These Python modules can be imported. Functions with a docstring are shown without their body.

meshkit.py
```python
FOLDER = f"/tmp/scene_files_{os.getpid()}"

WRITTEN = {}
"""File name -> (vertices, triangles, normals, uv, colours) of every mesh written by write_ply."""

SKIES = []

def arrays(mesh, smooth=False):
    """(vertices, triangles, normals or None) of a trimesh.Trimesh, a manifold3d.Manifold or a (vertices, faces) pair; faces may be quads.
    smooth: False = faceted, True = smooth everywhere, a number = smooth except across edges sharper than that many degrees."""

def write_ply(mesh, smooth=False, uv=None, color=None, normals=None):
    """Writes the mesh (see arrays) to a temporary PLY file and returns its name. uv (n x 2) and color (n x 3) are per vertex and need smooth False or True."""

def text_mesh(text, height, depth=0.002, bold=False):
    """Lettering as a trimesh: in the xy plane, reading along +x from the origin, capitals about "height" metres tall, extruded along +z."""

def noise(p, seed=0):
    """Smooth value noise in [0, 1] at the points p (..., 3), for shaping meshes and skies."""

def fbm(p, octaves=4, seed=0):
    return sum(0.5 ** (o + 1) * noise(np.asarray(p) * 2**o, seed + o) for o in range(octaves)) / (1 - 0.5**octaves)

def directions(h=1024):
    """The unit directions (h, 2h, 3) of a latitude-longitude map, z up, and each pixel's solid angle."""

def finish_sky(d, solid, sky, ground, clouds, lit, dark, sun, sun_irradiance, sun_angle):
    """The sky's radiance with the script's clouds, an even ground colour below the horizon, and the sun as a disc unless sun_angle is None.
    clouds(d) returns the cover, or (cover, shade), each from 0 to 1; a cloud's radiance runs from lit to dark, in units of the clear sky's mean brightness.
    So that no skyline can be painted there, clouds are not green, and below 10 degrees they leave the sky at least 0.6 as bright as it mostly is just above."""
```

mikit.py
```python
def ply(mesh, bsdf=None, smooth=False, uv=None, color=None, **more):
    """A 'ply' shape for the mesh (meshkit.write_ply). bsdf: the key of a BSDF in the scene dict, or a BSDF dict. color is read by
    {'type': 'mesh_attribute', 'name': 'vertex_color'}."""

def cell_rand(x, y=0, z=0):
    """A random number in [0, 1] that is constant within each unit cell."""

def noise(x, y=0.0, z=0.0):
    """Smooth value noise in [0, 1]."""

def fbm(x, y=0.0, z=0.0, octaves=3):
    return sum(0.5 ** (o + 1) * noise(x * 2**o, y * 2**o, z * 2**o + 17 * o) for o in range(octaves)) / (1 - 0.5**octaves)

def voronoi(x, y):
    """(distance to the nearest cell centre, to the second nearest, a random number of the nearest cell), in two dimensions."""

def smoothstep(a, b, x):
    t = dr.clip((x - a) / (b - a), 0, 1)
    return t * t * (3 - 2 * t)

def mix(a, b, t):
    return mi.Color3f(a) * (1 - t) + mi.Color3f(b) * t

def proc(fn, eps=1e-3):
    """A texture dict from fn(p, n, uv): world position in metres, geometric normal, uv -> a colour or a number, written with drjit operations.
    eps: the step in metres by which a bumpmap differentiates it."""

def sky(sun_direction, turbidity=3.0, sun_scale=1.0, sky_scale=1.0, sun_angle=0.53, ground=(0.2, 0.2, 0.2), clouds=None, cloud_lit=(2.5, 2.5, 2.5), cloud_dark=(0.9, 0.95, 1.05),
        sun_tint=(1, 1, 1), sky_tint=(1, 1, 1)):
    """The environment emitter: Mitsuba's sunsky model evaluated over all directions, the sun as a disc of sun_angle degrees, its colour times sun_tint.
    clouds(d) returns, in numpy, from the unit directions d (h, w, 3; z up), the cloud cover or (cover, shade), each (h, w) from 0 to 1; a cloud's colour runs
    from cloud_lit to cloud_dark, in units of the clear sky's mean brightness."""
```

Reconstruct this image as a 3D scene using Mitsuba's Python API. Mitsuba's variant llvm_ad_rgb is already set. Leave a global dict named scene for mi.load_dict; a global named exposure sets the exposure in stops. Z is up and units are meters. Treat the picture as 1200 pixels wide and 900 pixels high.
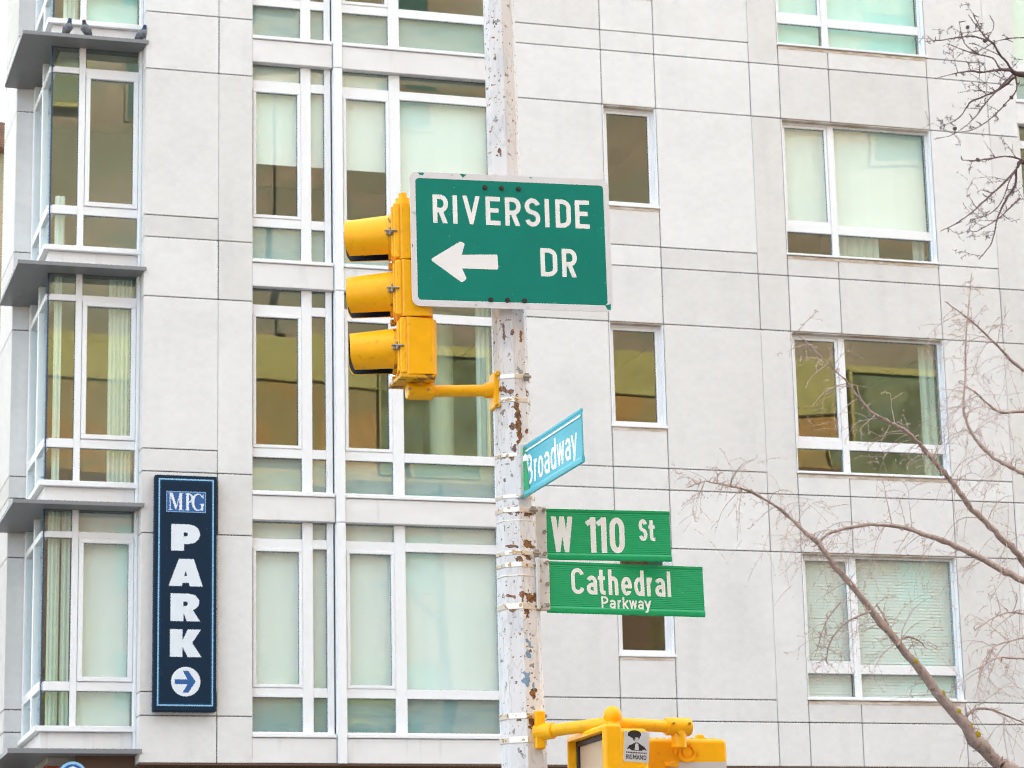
import math, random
import numpy as np, trimesh
import mitsuba as mi, drjit as dr
import mikit, manifold3d as m3
from mikit import noise, fbm, smoothstep, mix, proc
from shapely.geometry import Polygon, LineString, Point, box as sbox
from shapely.ops import unary_union
from shapely import affinity

T4 = mi.ScalarTransform4f
rng = random.Random(7)
nrg = np.random.default_rng(7)
scene, labels = {}, {}

# ------------------------------------------------------------------ camera, sky, exposure
CAM = np.array([0.0, -31.637, 1.6])
FWD = np.array([0.28455773, 0.93050628, 0.23061866])
UPV = np.array([-0.04586031, -0.2270755, 0.97279677])
scene['camera'] = dict(type='thinlens', aperture_radius=.0033, focus_distance=12.2, fov=2 * math.degrees(math.atan(600 / 3153.0)), fov_axis='x', near_clip=0.1, far_clip=2000.0,
                       to_world=T4().look_at(origin=CAM.tolist(), target=(CAM + FWD).tolist(), up=UPV.tolist()))


def cloud_cover(d):
    import meshkit
    q = np.stack([d[..., 0] * 2.2 / (d[..., 2] + .35), d[..., 1] * 2.2 / (d[..., 2] + .35), 0 * d[..., 2]], -1)
    f = meshkit.fbm(q + 3.7, 5, seed=4)
    c = np.clip((f - .36) / .22, 0, 1)
    return c * .9, np.clip((f - .55) * 2.0, 0, 1) * .5


scene['sky'] = mikit.sky([0.40, 0.75, 0.55], turbidity=3, sun_scale=0.8, clouds=cloud_cover, cloud_lit=(2.22, 2.28, 2.27), cloud_dark=(1.26, 1.31, 1.31), ground=(.2, .2, .2))
exposure = 4.17


# ------------------------------------------------------------------ materials
def plastic(c, a=.25):
    return {'type': 'twosided', 'bsdf': {'type': 'roughplastic', 'diffuse_reflectance': {'type': 'rgb', 'value': list(c)}, 'alpha': a}}


def matte(c):
    return {'type': 'twosided', 'bsdf': {'type': 'diffuse', 'reflectance': {'type': 'rgb', 'value': list(c)}}}


def pmatte(fn):
    return {'type': 'twosided', 'bsdf': {'type': 'diffuse', 'reflectance': proc(fn)}}


def pplastic(fn, rough=.35, spec=.5):
    return {'type': 'twosided', 'bsdf': {'type': 'principled', 'base_color': proc(fn), 'roughness': rough, 'specular': spec}}


def stone_fn(tone, warm, off):
    def fn(p, n, uv):
        a = fbm(p.x * .9 + off, p.y * .9, p.z * .9, 4)
        g = fbm(p.x * 14 + off, p.y * 14, p.z * 14, 3)
        s = fbm(p.x * 5.5 + off, 3.1, p.z * .45, 3)
        k = tone * (1 + .09 * (a - .5) + .09 * (g - .5) - .035 * smoothstep(.52, .75, s))
        # pale grey blotches and dark pores of the cast stone
        blot = smoothstep(.55, .7, fbm(p.x * 2.6 + off * 2, p.y, p.z * 2.1, 4))
        pore = smoothstep(.80, .95, noise(p.x * 60 + off, p.y * 60, p.z * 60))
        k = k * (1 - .03 * blot) * (1 - .05 * pore)
        return mi.Color3f(k * warm[0], k * warm[1], k * warm[2])
    return fn


for i, (t, w) in enumerate([(.635, (1, .988, .968)), (.612, (1, .984, .958)), (.652, (1, .992, .975)), (.592, (1, .980, .948))]):
    scene[f'm_stone{i}'] = pplastic(stone_fn(t, w, 7.3 * i), .75, .3)
STONES = [f'm_stone{i}' for i in range(4)]
scene['m_core'] = matte((.10, .095, .09))
scene['m_frame'] = {'type': 'twosided', 'bsdf': {'type': 'principled', 'base_color': {'type': 'rgb', 'value': [.71, .722, .735]}, 'roughness': .38, 'specular': .5}}
scene['m_band'] = pplastic(lambda p, n, uv: mi.Color3f(.66, .65, .64) * (1 + .10 * (fbm(p.x * 3, p.y, p.z * 6, 4) - .5) - .10 * smoothstep(.6, .8, fbm(p.x * 12, 1.7, p.z * 1.2, 3))), .6, .3)
scene['m_soffit'] = pplastic(lambda p, n, uv: mi.Color3f(.185, .19, .20) * (1 + .18 * (fbm(p.x * 2.5, p.y * 2.5, p.z, 4) - .5)), .45, .4)
scene['m_glass'] = {'type': 'thindielectric', 'int_ior': 1.72, 'specular_transmittance': {'type': 'rgb', 'value': [.845, .93, .91]}, 'specular_reflectance': {'type': 'rgb', 'value': [.86, .97, 1.0]}}
scene['m_frost'] = pplastic(lambda p, n, uv: mix(mix((.28, .385, .405), (.33, .43, .435), smoothstep(.3, .55, fbm(p.x * 3.1, 2.2, p.z * 9, 4))), (.375, .425, .41), smoothstep(.45, .72, fbm(p.x * 1.1 + 5, 1.2, p.z * 5, 4))), .5, .3)
scene['m_blind'] = pmatte(lambda p, n, uv: mi.Color3f(.89, .90, .88) * (1 + .05 * (noise(p.x * 11, 0.5, p.z * .8) - .5)))
scene['m_teal_blind'] = pmatte(lambda p, n, uv: mi.Color3f(.66, .87, .83) * (1 + .12 * (noise(p.x * 9, 0.5, p.z * .8) - .5)))
scene['m_curtain'] = {'type': 'principledthin', 'base_color': {'type': 'rgb', 'value': [.80, .86, .80]}, 'roughness': .9, 'diff_trans': .5}
scene['m_room'] = matte((.52, .51, .45))
scene['m_room_dark'] = matte((.10, .09, .08))
scene['m_column'] = matte((.55, .58, .45))
scene['m_shop'] = matte((.16, .10, .07))
scene['m_shop_red'] = matte((.22, .045, .03))


def yellow_fn(p, n, uv):
    d = fbm(p.x * 22, p.y * 22, p.z * 22, 4)
    s = smoothstep(.68, .78, fbm(p.x * 60, p.y * 60, p.z * 28, 3))
    c = mi.Color3f(.87, .43, .004) * (1 + .14 * (d - .5))
    return mix(c, (.40, .20, .02), s * .28)


scene['m_yellow'] = pplastic(yellow_fn, .40, .32)
scene['m_yellow_dirty'] = pplastic(lambda p, n, uv: mix((.72, .37, .01), (.24, .11, .02), smoothstep(.50, .66, fbm(p.x * 35, p.y * 35, p.z * 30, 4))), .45, .4)
scene['m_black'] = plastic((.02, .022, .034), .35)
scene['m_bolt'] = plastic((.018, .018, .022), .3)
scene['m_rustbolt'] = pplastic(lambda p, n, uv: mix((.16, .13, .10), (.35, .30, .24), noise(p.x * 150, p.y * 150, p.z * 150)), .4, .5)
scene['m_red_lens'] = plastic((.45, .01, .02), .1)
scene['m_amber_lens'] = plastic((.5, .22, .01), .1)
scene['m_green_lens'] = plastic((.01, .28, .12), .1)


def worn(base, chip, sc=40, lo=.74, hi=.80):
    def fn(p, n, uv):
        v = fbm(p.x * 6, p.y * 6, p.z * 6, 3)
        s = smoothstep(lo, hi, fbm(p.x * sc, p.y * sc, p.z * sc, 3))
        return mix(mi.Color3f(base) * (1 + .14 * (v - .5)), chip, s)
    return fn


scene['m_sign_green'] = pplastic(worn((.001, .20, .152), (.2, .4, .34), 70, .82, .86), .5, .2)
scene['m_street_green'] = pplastic(worn((.002, .33, .122), (.1, .36, .2), 60, .80, .84), .36, .38)
scene['m_street_sky_sheen'] = pplastic(worn((.055, .42, .52), (.15, .5, .56), 60, .78, .84), .32, .5)  # blue sky reflection on a green blade, put into the colour
scene['m_legend'] = pplastic(worn((.79, .80, .81), (.6, .6, .6), 50, .78, .88), .4, .4)
scene['m_sign_white'] = pplastic(worn((.66, .67, .70), (.45, .46, .47), 30, .72, .84), .4, .4)
scene['m_alu'] = pplastic(worn((.58, .57, .55), (.33, .27, .2), 50, .68, .76), .4, .5)
scene['m_park_navy'] = pplastic(worn((.006, .020, .042), (.015, .035, .07), 25, .7, .8), .55, .12)
scene['m_park_blue'] = plastic((.008, .09, .30), .2)
scene['m_park_deep'] = pplastic(lambda p, n, uv: mi.Color3f(.006, .038, .085), .55, .12)
scene['m_park_line'] = plastic((.26, .52, .76), .25)
scene['m_park_white'] = plastic((.68, .74, .80), .25)
scene['m_sticker'] = plastic((.58, .59, .61), .25)
scene['m_ink'] = plastic((.015, .015, .02), .3)
scene['m_ink_grey'] = plastic((.22, .22, .24), .3)
scene['m_tan'] = pmatte(lambda p, n, uv: mi.Color3f(.60, .45, .31) * (1 + .12 * (fbm(p.x * 9, p.y * 9, p.z * 6, 3) - .5)))
scene['m_band_steel'] = {'type': 'twosided', 'bsdf': {'type': 'principled', 'base_color': proc(worn((.68, .64, .57), (.38, .22, .10), 55, .60, .70)), 'roughness': .3, 'metallic': .35, 'specular': .6}}

POLE_XY = lambda z: 3.4436 - .0117 * (z - 3.04)
POLE_Y = -20.42
# patches of bare rust and of older blue paint: offset from the axis, height, half width, half height
RUST = [(.000, 4.235, .014, .075), (.003, 4.15, .016, .085), (-.055, 4.34, .018, .022), (-.025, 4.33, .014, .016), (.055, 4.33, .02, .014), (-.028, 4.17, .012, .02),
        (-.03, 4.03, .012, .014), (-.06, 4.03, .010, .010), (.045, 4.15, .016, .012), (-.02, 4.07, .008, .02),
        (-.02, 3.57, .024, .014), (.018, 3.585, .024, .016), (.035, 3.78, .035, .018), (-.05, 3.785, .012, .016), (-.02, 3.79, .012, .02),
        (.020, 3.64, .030, .020), (.045, 3.628, .030, .010), (-.045, 3.628, .025, .008),
        (.026, 3.40, .026, .030), (-.012, 3.41, .012, .024), (.052, 3.41, .012, .026), (-.045, 3.35, .016, .012), (.010, 3.345, .020, .028), (-.06, 3.41, .02, .01),
        (.026, 2.985, .018, .024), (.03, 2.835, .04, .014), (.01, 2.86, .02, .022),
        (-.035, 5.45, .008, .022), (.004, 5.28, .012, .018), (-.045, 4.60, .006, .045), (-.012, 4.60, .009, .016), (.03, 4.585, .008, .03), (-.045, 2.87, .01, .012)]
BLUE = [(.006, 3.15, .014, .02), (-.002, 3.045, .019, .036), (.026, 3.02, .01, .014), (.004, 3.21, .008, .01), (.016, 3.20, .008, .012), (.02, 3.24, .006, .008)]


def pole_fn(p, n, uv):
    dx = p.x - (3.4436 - .0117 * (p.z - 3.04))
    wob = fbm(p.x * 70, p.y * 70, p.z * 55, 3) - .5
    v = fbm(p.x * 9, p.y * 9, p.z * 3, 4)
    c = mi.Color3f(.655, .645, .64) * (1 + .18 * (v - .5))
    c = mix(c, (.50, .515, .54), .5 * smoothstep(.56, .66, fbm(p.x * 26, p.y * 26, p.z * 7, 4)))
    c = mix(c, (.22, .21, .20), smoothstep(.70, .74, fbm(p.x * 55, p.y * 55, p.z * 38, 3)) * .9)
    c = mix(c, (.13, .11, .10), smoothstep(.75, .78, fbm(p.x * 38 + 9, p.y * 38, p.z * 30, 3)))
    # fine rusty pocks and hairline cracks in the paint
    c = mix(c, (.26, .13, .05), smoothstep(.70, .74, fbm(p.x * 95 + 4, p.y * 95, p.z * 70, 3)) * smoothstep(.45, .6, fbm(p.x * 8, p.y * 8, p.z * 4, 2)))
    c = mix(c, (.40, .385, .37), .35 * smoothstep(.03, .012, dr.abs(fbm(p.x * 30 + 2, p.y * 30, p.z * 5, 3) - .5)))
    front = dr.select(p.y < POLE_Y, 1.0, 0.0)
    for lst, col1, col2 in ((RUST, (.235, .10, .03), (.09, .04, .022)), (BLUE, (.13, .25, .38), (.2, .3, .42))):
        m = mi.Float(0)
        for (bx_, bz, rx, rz) in lst:
            q = dr.sqrt(dr.square((dx - bx_) / (rx * .88)) + dr.square((p.z - bz) / (rz * .9))) + wob * 2.4
            m = dr.maximum(m, smoothstep(1.06, .9, q))
        c = mix(c, mix(col1, col2, smoothstep(.4, .6, fbm(p.x * 120, p.y * 120, p.z * 90, 2))), m * front)
    return c


scene['m_pole'] = pplastic(pole_fn, .42, .45)
scene['m_bark'] = pplastic(lambda p, n, uv: mix((.26, .185, .16), (.48, .375, .325), fbm(p.x * 30, p.y * 30, p.z * 14, 4)) * (1 - .35 * smoothstep(.68, .78, noise(p.x * 60, p.y * 60, p.z * 25))), .8, .2)
scene['m_lichen'] = matte((.42, .30, .02))
scene['m_twig'] = matte((.46, .35, .31))
scene['m_glass_edge'] = plastic((.01, .06, .16), .1)
scene['m_dark_bark'] = matte((.12, .085, .088))
scene['m_dark_twig'] = matte((.16, .115, .12))


def brick_fn(ca, cb, cm, patch=None):
    def fn(p, n, uv):
        row = dr.floor(p.z / .075)
        x = (p.x + p.y) / .21 + .5 * (row - 2 * dr.floor(row / 2))
        fx, fz = x - dr.floor(x), p.z / .075 - row
        joint = dr.maximum(smoothstep(.05, .02, fx), smoothstep(.14, .08, fz))
        c = mix(ca, cb, mikit.cell_rand(x, row, 3)) * (1 + .55 * (fbm(p.x * .35, p.y, p.z * .5, 4) - .5))
        if patch:                             # stretches of other, greener brick from repairs
            c = mix(c, patch, .75 * smoothstep(.47, .60, fbm(p.x * .42 + 3, 1.0, p.z * .7, 4)))
        return mix(c, cm, joint * .7)
    return fn


scene['m_brick_brown'] = pmatte(brick_fn((.25, .20, .145), (.31, .25, .18), (.33, .29, .22), (.20, .215, .15)))
scene['m_brick_orange'] = pmatte(brick_fn((.36, .21, .075), (.43, .26, .10), (.37, .28, .16), (.26, .23, .11)))
scene['m_brick_red'] = pmatte(brick_fn((.12, .075, .055), (.16, .10, .07), (.2, .17, .14)))
scene['m_olive_stone'] = pmatte(lambda p, n, uv: mi.Color3f(.40, .36, .145) * (1 + .35 * (fbm(p.x * .5, p.y, p.z * 2, 4) - .5)))
scene['m_pale_stone'] = matte((.5, .46, .38))
scene['m_dark_glass'] = plastic((.05, .11, .085), .05)
scene['m_asphalt'] = pmatte(lambda p, n, uv: mi.Color3f(.055, .055, .057) * (1 + .5 * (fbm(p.x * 3, p.y * 3, 0, 4) - .5)))
scene['m_concrete'] = pmatte(lambda p, n, uv: mi.Color3f(.30, .29, .275) * (1 + .3 * (fbm(p.x * 1.5, p.y * 1.5, p.z, 4) - .5)))
scene['m_road_paint'] = matte((.6, .6, .58))
scene['m_tan_strip'] = pmatte(lambda p, n, uv: mix((.47, .375, .285), (.62, .56, .49), smoothstep(.35, .65, fbm(p.x * 7, 2.0, p.z * 16, 4))))  # tan of the sub-sill strips; on the head liners it paints warm bounce
scene['m_opposite_glass'] = pmatte(lambda p, n, uv: mix((.12, .135, .07), mix((.24, .25, .13), (.15, .20, .14), noise(p.x * .9, 1.0, p.z * 2.4)), smoothstep(.38, .62, fbm(p.x * 1.3, 4.0, p.z * 1.1, 4))))
scene['m_gasket'] = matte((.09, .10, .105))
scene['m_leaf'] = {'type': 'principledthin', 'base_color': {'type': 'rgb', 'value': [.22, .25, .03]}, 'roughness': .6, 'diff_trans': .7}
scene['m_pigeon'] = {'type': 'twosided', 'bsdf': {'type': 'diffuse', 'reflectance': {'type': 'mesh_attribute', 'name': 'vertex_color'}}}


# ------------------------------------------------------------------ helpers
def put(key, mesh, mat, smooth=False, **kw):
    """One entry; a key that is taken gets the next number."""
    k, i = key, 0
    while k in scene or k in USED:
        i += 1
        k = f'{key}_{i:03d}'
    USED.add(k)
    scene[k] = mikit.ply(mesh, mat, smooth, **kw)
    return k


USED = set()


def newkey(key):
    k, i = key, 0
    while k in USED:
        i += 1
        k = f'{key}_{i:03d}'
    USED.add(k)
    return k


def tag(key, label, cat=None, group=None, kind=None):
    d = {'label': label} if label else {}
    if cat: d['category'] = cat
    if group: d['group'] = group
    if kind: d['kind'] = kind
    labels[key] = d


def bx(x0, x1, y0, y1, z0, z1, b=.004):
    """A box with chamfered edges."""
    b = min(b, .3 * (x1 - x0), .3 * (y1 - y0), .3 * (z1 - z0))
    if b <= 0:
        m = trimesh.creation.box(bounds=[[x0, y0, z0], [x1, y1, z1]])
        return m
    P = []
    for sx in (0, 1):
        for sy in (0, 1):
            for sz in (0, 1):
                X, Y, Z = (x0, x1)[sx], (y0, y1)[sy], (z0, z1)[sz]
                ix, iy, iz = X + (b, -b)[sx], Y + (b, -b)[sy], Z + (b, -b)[sz]
                P += [(X, iy, iz), (ix, Y, iz), (ix, iy, Z)]
    return trimesh.convex.convex_hull(np.array(P))


def cat(*ms):
    return trimesh.util.concatenate([m for m in ms if m is not None])


def xf(mesh, M):
    m = mesh.copy()
    m.apply_transform(M)
    return m


def tube(pts, rad, n=8, caps=True):
    """A tube along pts with radius per point."""
    pts = np.asarray(pts, float)
    rad = np.broadcast_to(np.asarray(rad, float), len(pts))
    t = np.gradient(pts, axis=0)
    t /= np.linalg.norm(t, axis=1, keepdims=True) + 1e-12
    a = np.array([0, 0, 1.0]) if abs(t[0][2]) < .9 else np.array([1.0, 0, 0])
    V, F = [], []
    u = np.cross(t[0], a)
    for i in range(len(pts)):
        u = u - t[i] * (u @ t[i])
        u /= np.linalg.norm(u) + 1e-12
        w = np.cross(t[i], u)
        for k in range(n):
            ang = 2 * math.pi * k / n
            V.append(pts[i] + rad[i] * (math.cos(ang) * u + math.sin(ang) * w))
    for i in range(len(pts) - 1):
        for k in range(n):
            a0, a1 = i * n + k, i * n + (k + 1) % n
            F += [(a0, a1, a1 + n), (a0, a1 + n, a0 + n)]
    if caps:
        V += [pts[0], pts[-1]]
        c0, c1 = len(V) - 2, len(V) - 1
        L = (len(pts) - 1) * n
        for k in range(n):
            F += [(c0, (k + 1) % n, k), (c1, L + k, L + (k + 1) % n)]
    return trimesh.Trimesh(np.array(V), np.array(F), process=False)


def man2tri(m):
    g = m.to_mesh()
    return trimesh.Trimesh(g.vert_properties[:, :3], g.tri_verts, process=False)


def rbox(x0, x1, y0, y1, z0, z1, r, seg=10):
    """A box with rounded edges (hull of eight balls)."""
    r = min(r, .49 * (x1 - x0), .49 * (y1 - y0), .49 * (z1 - z0))
    s = m3.Manifold.sphere(r, seg)
    return man2tri(m3.Manifold.batch_hull([s.translate((x, y, z)) for x in (x0 + r, x1 - r) for y in (y0 + r, y1 - r) for z in (z0 + r, z1 - r)]))


def flat(shape, z0, z1):
    """A shapely shape extruded in its own x-y plane between z0 and z1."""
    geoms = [g for g in getattr(shape, 'geoms', [shape]) if g.geom_type == 'Polygon' and g.area > 1e-9]
    out = []
    for g in geoms:
        m = trimesh.creation.extrude_polygon(g, z1 - z0, engine='earcut')
        m.apply_translation([0, 0, z0])
        out.append(m)
    return trimesh.util.concatenate(out)


def frame_T(c, yaw, roll=0.0):
    """Local x to the right, y up, z out towards the viewer's side."""
    a = np.array([math.cos(yaw), math.sin(yaw), 0])
    b = np.array([0, 0, 1.0])
    a2, b2 = a * math.cos(roll) - b * math.sin(roll), b * math.cos(roll) + a * math.sin(roll)
    M = np.eye(4)
    M[:3, 0], M[:3, 1], M[:3, 2], M[:3, 3] = a2, b2, np.cross(a2, b2), c
    return M


def rrect(w, h, r):
    return sbox(-w / 2 + r, -h / 2 + r, w / 2 - r, h / 2 - r).buffer(r, 8)


# ------------------------------------------------------------------ stroke lettering (road-sign alphabet), capitals one unit tall
def arc(cx, cy, rx, ry, a0, a1, n=14):
    return [(cx + rx * math.cos(math.radians(a0 + (a1 - a0) * i / n)), cy + ry * math.sin(math.radians(a0 + (a1 - a0) * i / n))) for i in range(n + 1)]


def glyph(ch, w, t):
    h, X = t / 2, .73
    L = lambda pts, cap=2: LineString(pts).buffer(h, cap_style=cap, join_style=2, mitre_limit=3)
    clip = sbox(-.2, 0, w + .2, 1.0)
    rx, parts = w / 2 - h, []
    if ch == 'I' or ch == 'l':
        parts = [L([(h, 0), (h, 1)])]
    elif ch in 'RP':
        m = .46
        parts = [L([(h, 0), (h, 1)]), L([(h, 1 - h), (w * .5, 1 - h)] + arc(w * .5, (1 - h + m) / 2, w * .5 - h, (1 - h - m) / 2, 90, -90) + [(h, m)])]
        if ch == 'R':
            parts.append(LineString([(w * .48, m), (w - h * .95, -.1)]).buffer(h, cap_style=2).intersection(clip))
    elif ch == 'V':
        parts = [LineString([(h * .75, 1.1), (w / 2, h * .9), (w - h * .75, 1.1)]).buffer(h * .95, cap_style=2, join_style=2, mitre_limit=2).intersection(clip)]
    elif ch == 'W':
        parts = [LineString([(h * .6, 1.1), (w * .29, h), (w * .5, .95), (w * .71, h), (w - h * .6, 1.1)]).buffer(h * .92, cap_style=2, join_style=2, mitre_limit=2).intersection(clip)]
    elif ch == 'E':
        parts = [L([(w, h), (h, h), (h, 1 - h), (w, 1 - h)]), L([(h, .52), (w * .88, .52)])]
    elif ch == 'D':
        parts = [L([(h, 0), (h, 1)]), L([(h, 1 - h), (w * .4, 1 - h)] + arc(w * .42, .72, w * .58 - h, .28 - h, 90, 0, 8) + arc(w * .42, .28, w * .58 - h, .28 - h, 0, -90, 8) + [(w * .4, h), (h, h)])]
    elif ch == 'B':
        parts = [L([(h, 0), (h, 1)]), L([(h, 1 - h), (w * .45, 1 - h)] + arc(w * .45, (1 - h + .52) / 2, w * .5 - h, (1 - h - .52) / 2, 90, -90) + [(h, .52)]),
                 L([(h, .52), (w * .48, .52)] + arc(w * .48, (.52 + h) / 2, w * .52 - h, (.52 - h) / 2, 90, -90) + [(h, h)])]
    elif ch == 'S':
        ry = (1 - 2 * h) / 4
        parts = [L(arc(w / 2, 1 - h - ry, rx, ry, 15, 90, 8) + arc(w / 2, 1 - h - ry, rx, ry, 90, 235, 12) + arc(w / 2, h + ry, rx, ry, 55, -90, 12) + arc(w / 2, h + ry, rx, ry, -90, -165, 8))]
    elif ch == 'C':
        parts = [L(arc(w / 2, .72, rx, .28 - h, 10, 180, 14) + arc(w / 2, .28, rx, .28 - h, 180, 350, 14))]
    elif ch == '0':
        parts = [L(arc(w / 2, .70, rx, .30 - h, 0, 180, 14) + arc(w / 2, .30, rx, .30 - h, 180, 360, 14) + [(w - h, .70)])]
    elif ch == '1':
        parts = [L([(w - h, 0), (w - h, 1)]), LineString([(w - h, 1 - h * .9), (w - t * 1.75, .80)]).buffer(h * .9, cap_style=2)]
    elif ch in 'adeo':
        ry = X / 2
        ring = Point(0, 0).buffer(1, 24)
        o = affinity.translate(affinity.scale(ring, w / 2, ry, origin=(0, 0)), w / 2, ry)
        i = affinity.translate(affinity.scale(ring, w / 2 - t, ry - t, origin=(0, 0)), w / 2, ry)
        if ch == 'o':
            parts = [o.difference(i)]
        elif ch == 'd':
            parts = [o.difference(i), L([(w - h, 0), (w - h, 1)])]
        elif ch == 'e':
            gap = Polygon([(w * .5, ry - h * 1.05), (w * 1.2, ry - h * 1.05), (w * 1.2, ry * .42), (w * .6, ry * .5)])
            parts = [o.difference(i).difference(gap), sbox(h, ry - h, w - h * .4, ry + h * .8)]
        else:
            parts = [L([(w - h, 0), (w - h, X * .7)] + arc(w / 2, X * .68, w / 2 - h, X * .32 - h, 0, 160, 10)),
                     L(arc(w * .48, X * .31, w * .48 - h, X * .31 - h, 60, 300, 14)), sbox(w * .45, X * .62 - t, w - h, X * .62), sbox(w * .45, 0, w - h, t * .9).intersection(sbox(0, 0, w - t * .6, 1))]
    elif ch == 'h':
        parts = [L([(h, 0), (h, 1)]), L([(h, X * .62)] + arc(w / 2, X * .66, rx, X * .34 - h, 170, 0, 10) + [(w - h, 0)])]
    elif ch == 'r':
        parts = [L([(h, 0), (h, X)]), L([(h, X * .55)] + arc(w * .75, X * .6, w * .75 - h, X * .4 - h, 175, 75, 8))]
    elif ch == 't':
        parts = [L([(w * .42, .97)] + [(w * .42, h + .1)] + arc(w * .42 + .1, h + .1, .1, .1, 180, 270, 6) + [(w * .92, h)]), sbox(0, X - t, w * .9, X)]
    elif ch == 'k':
        parts = [L([(h, 0), (h, 1)]), LineString([(h, X * .32), (w - h * .3, X + .06)]).buffer(h * .95, cap_style=2).intersection(sbox(0, 0, w, X)), LineString([(w * .4, X * .52), (w - h * .6, -.06)]).buffer(h, cap_style=2).intersection(clip)]
    elif ch == 'w':
        parts = [LineString([(h * .6, X + .1), (w * .28, h), (w * .5, X * .95), (w * .72, h), (w - h * .6, X + .1)]).buffer(h * .9, cap_style=2, join_style=2, mitre_limit=2).intersection(sbox(-.1, 0, w + .1, X))]
    elif ch == 'y':
        parts = [LineString([(h * .7, X + .1), (w * .52, h)]).buffer(h * .95, cap_style=2).intersection(sbox(-.1, -.4, w + .1, X)),
                 LineString([(w - h * .7, X + .1), (w * .38, -.2), (w * .1, -.24)]).buffer(h * .95, cap_style=2, join_style=1).intersection(sbox(-.2, -.4, w + .1, X))]
    return unary_union(parts)


def text_shape(items, cap, t, y):
    """items: (character, left, right) in metres; capitals cap metres tall with their foot at y."""
    out = []
    for ch, x0, x1 in items:
        out.append(affinity.translate(affinity.scale(glyph(ch, (x1 - x0) / cap, t), cap, cap, origin=(0, 0)), x0, y))
    return unary_union(out)


# ================================================================== THE SETTING: ground, road, pavements
def struct(key, mesh, mat, label):
    k = put(key, mesh, mat)
    tag(k, label, None, None, 'structure')
    return k


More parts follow.
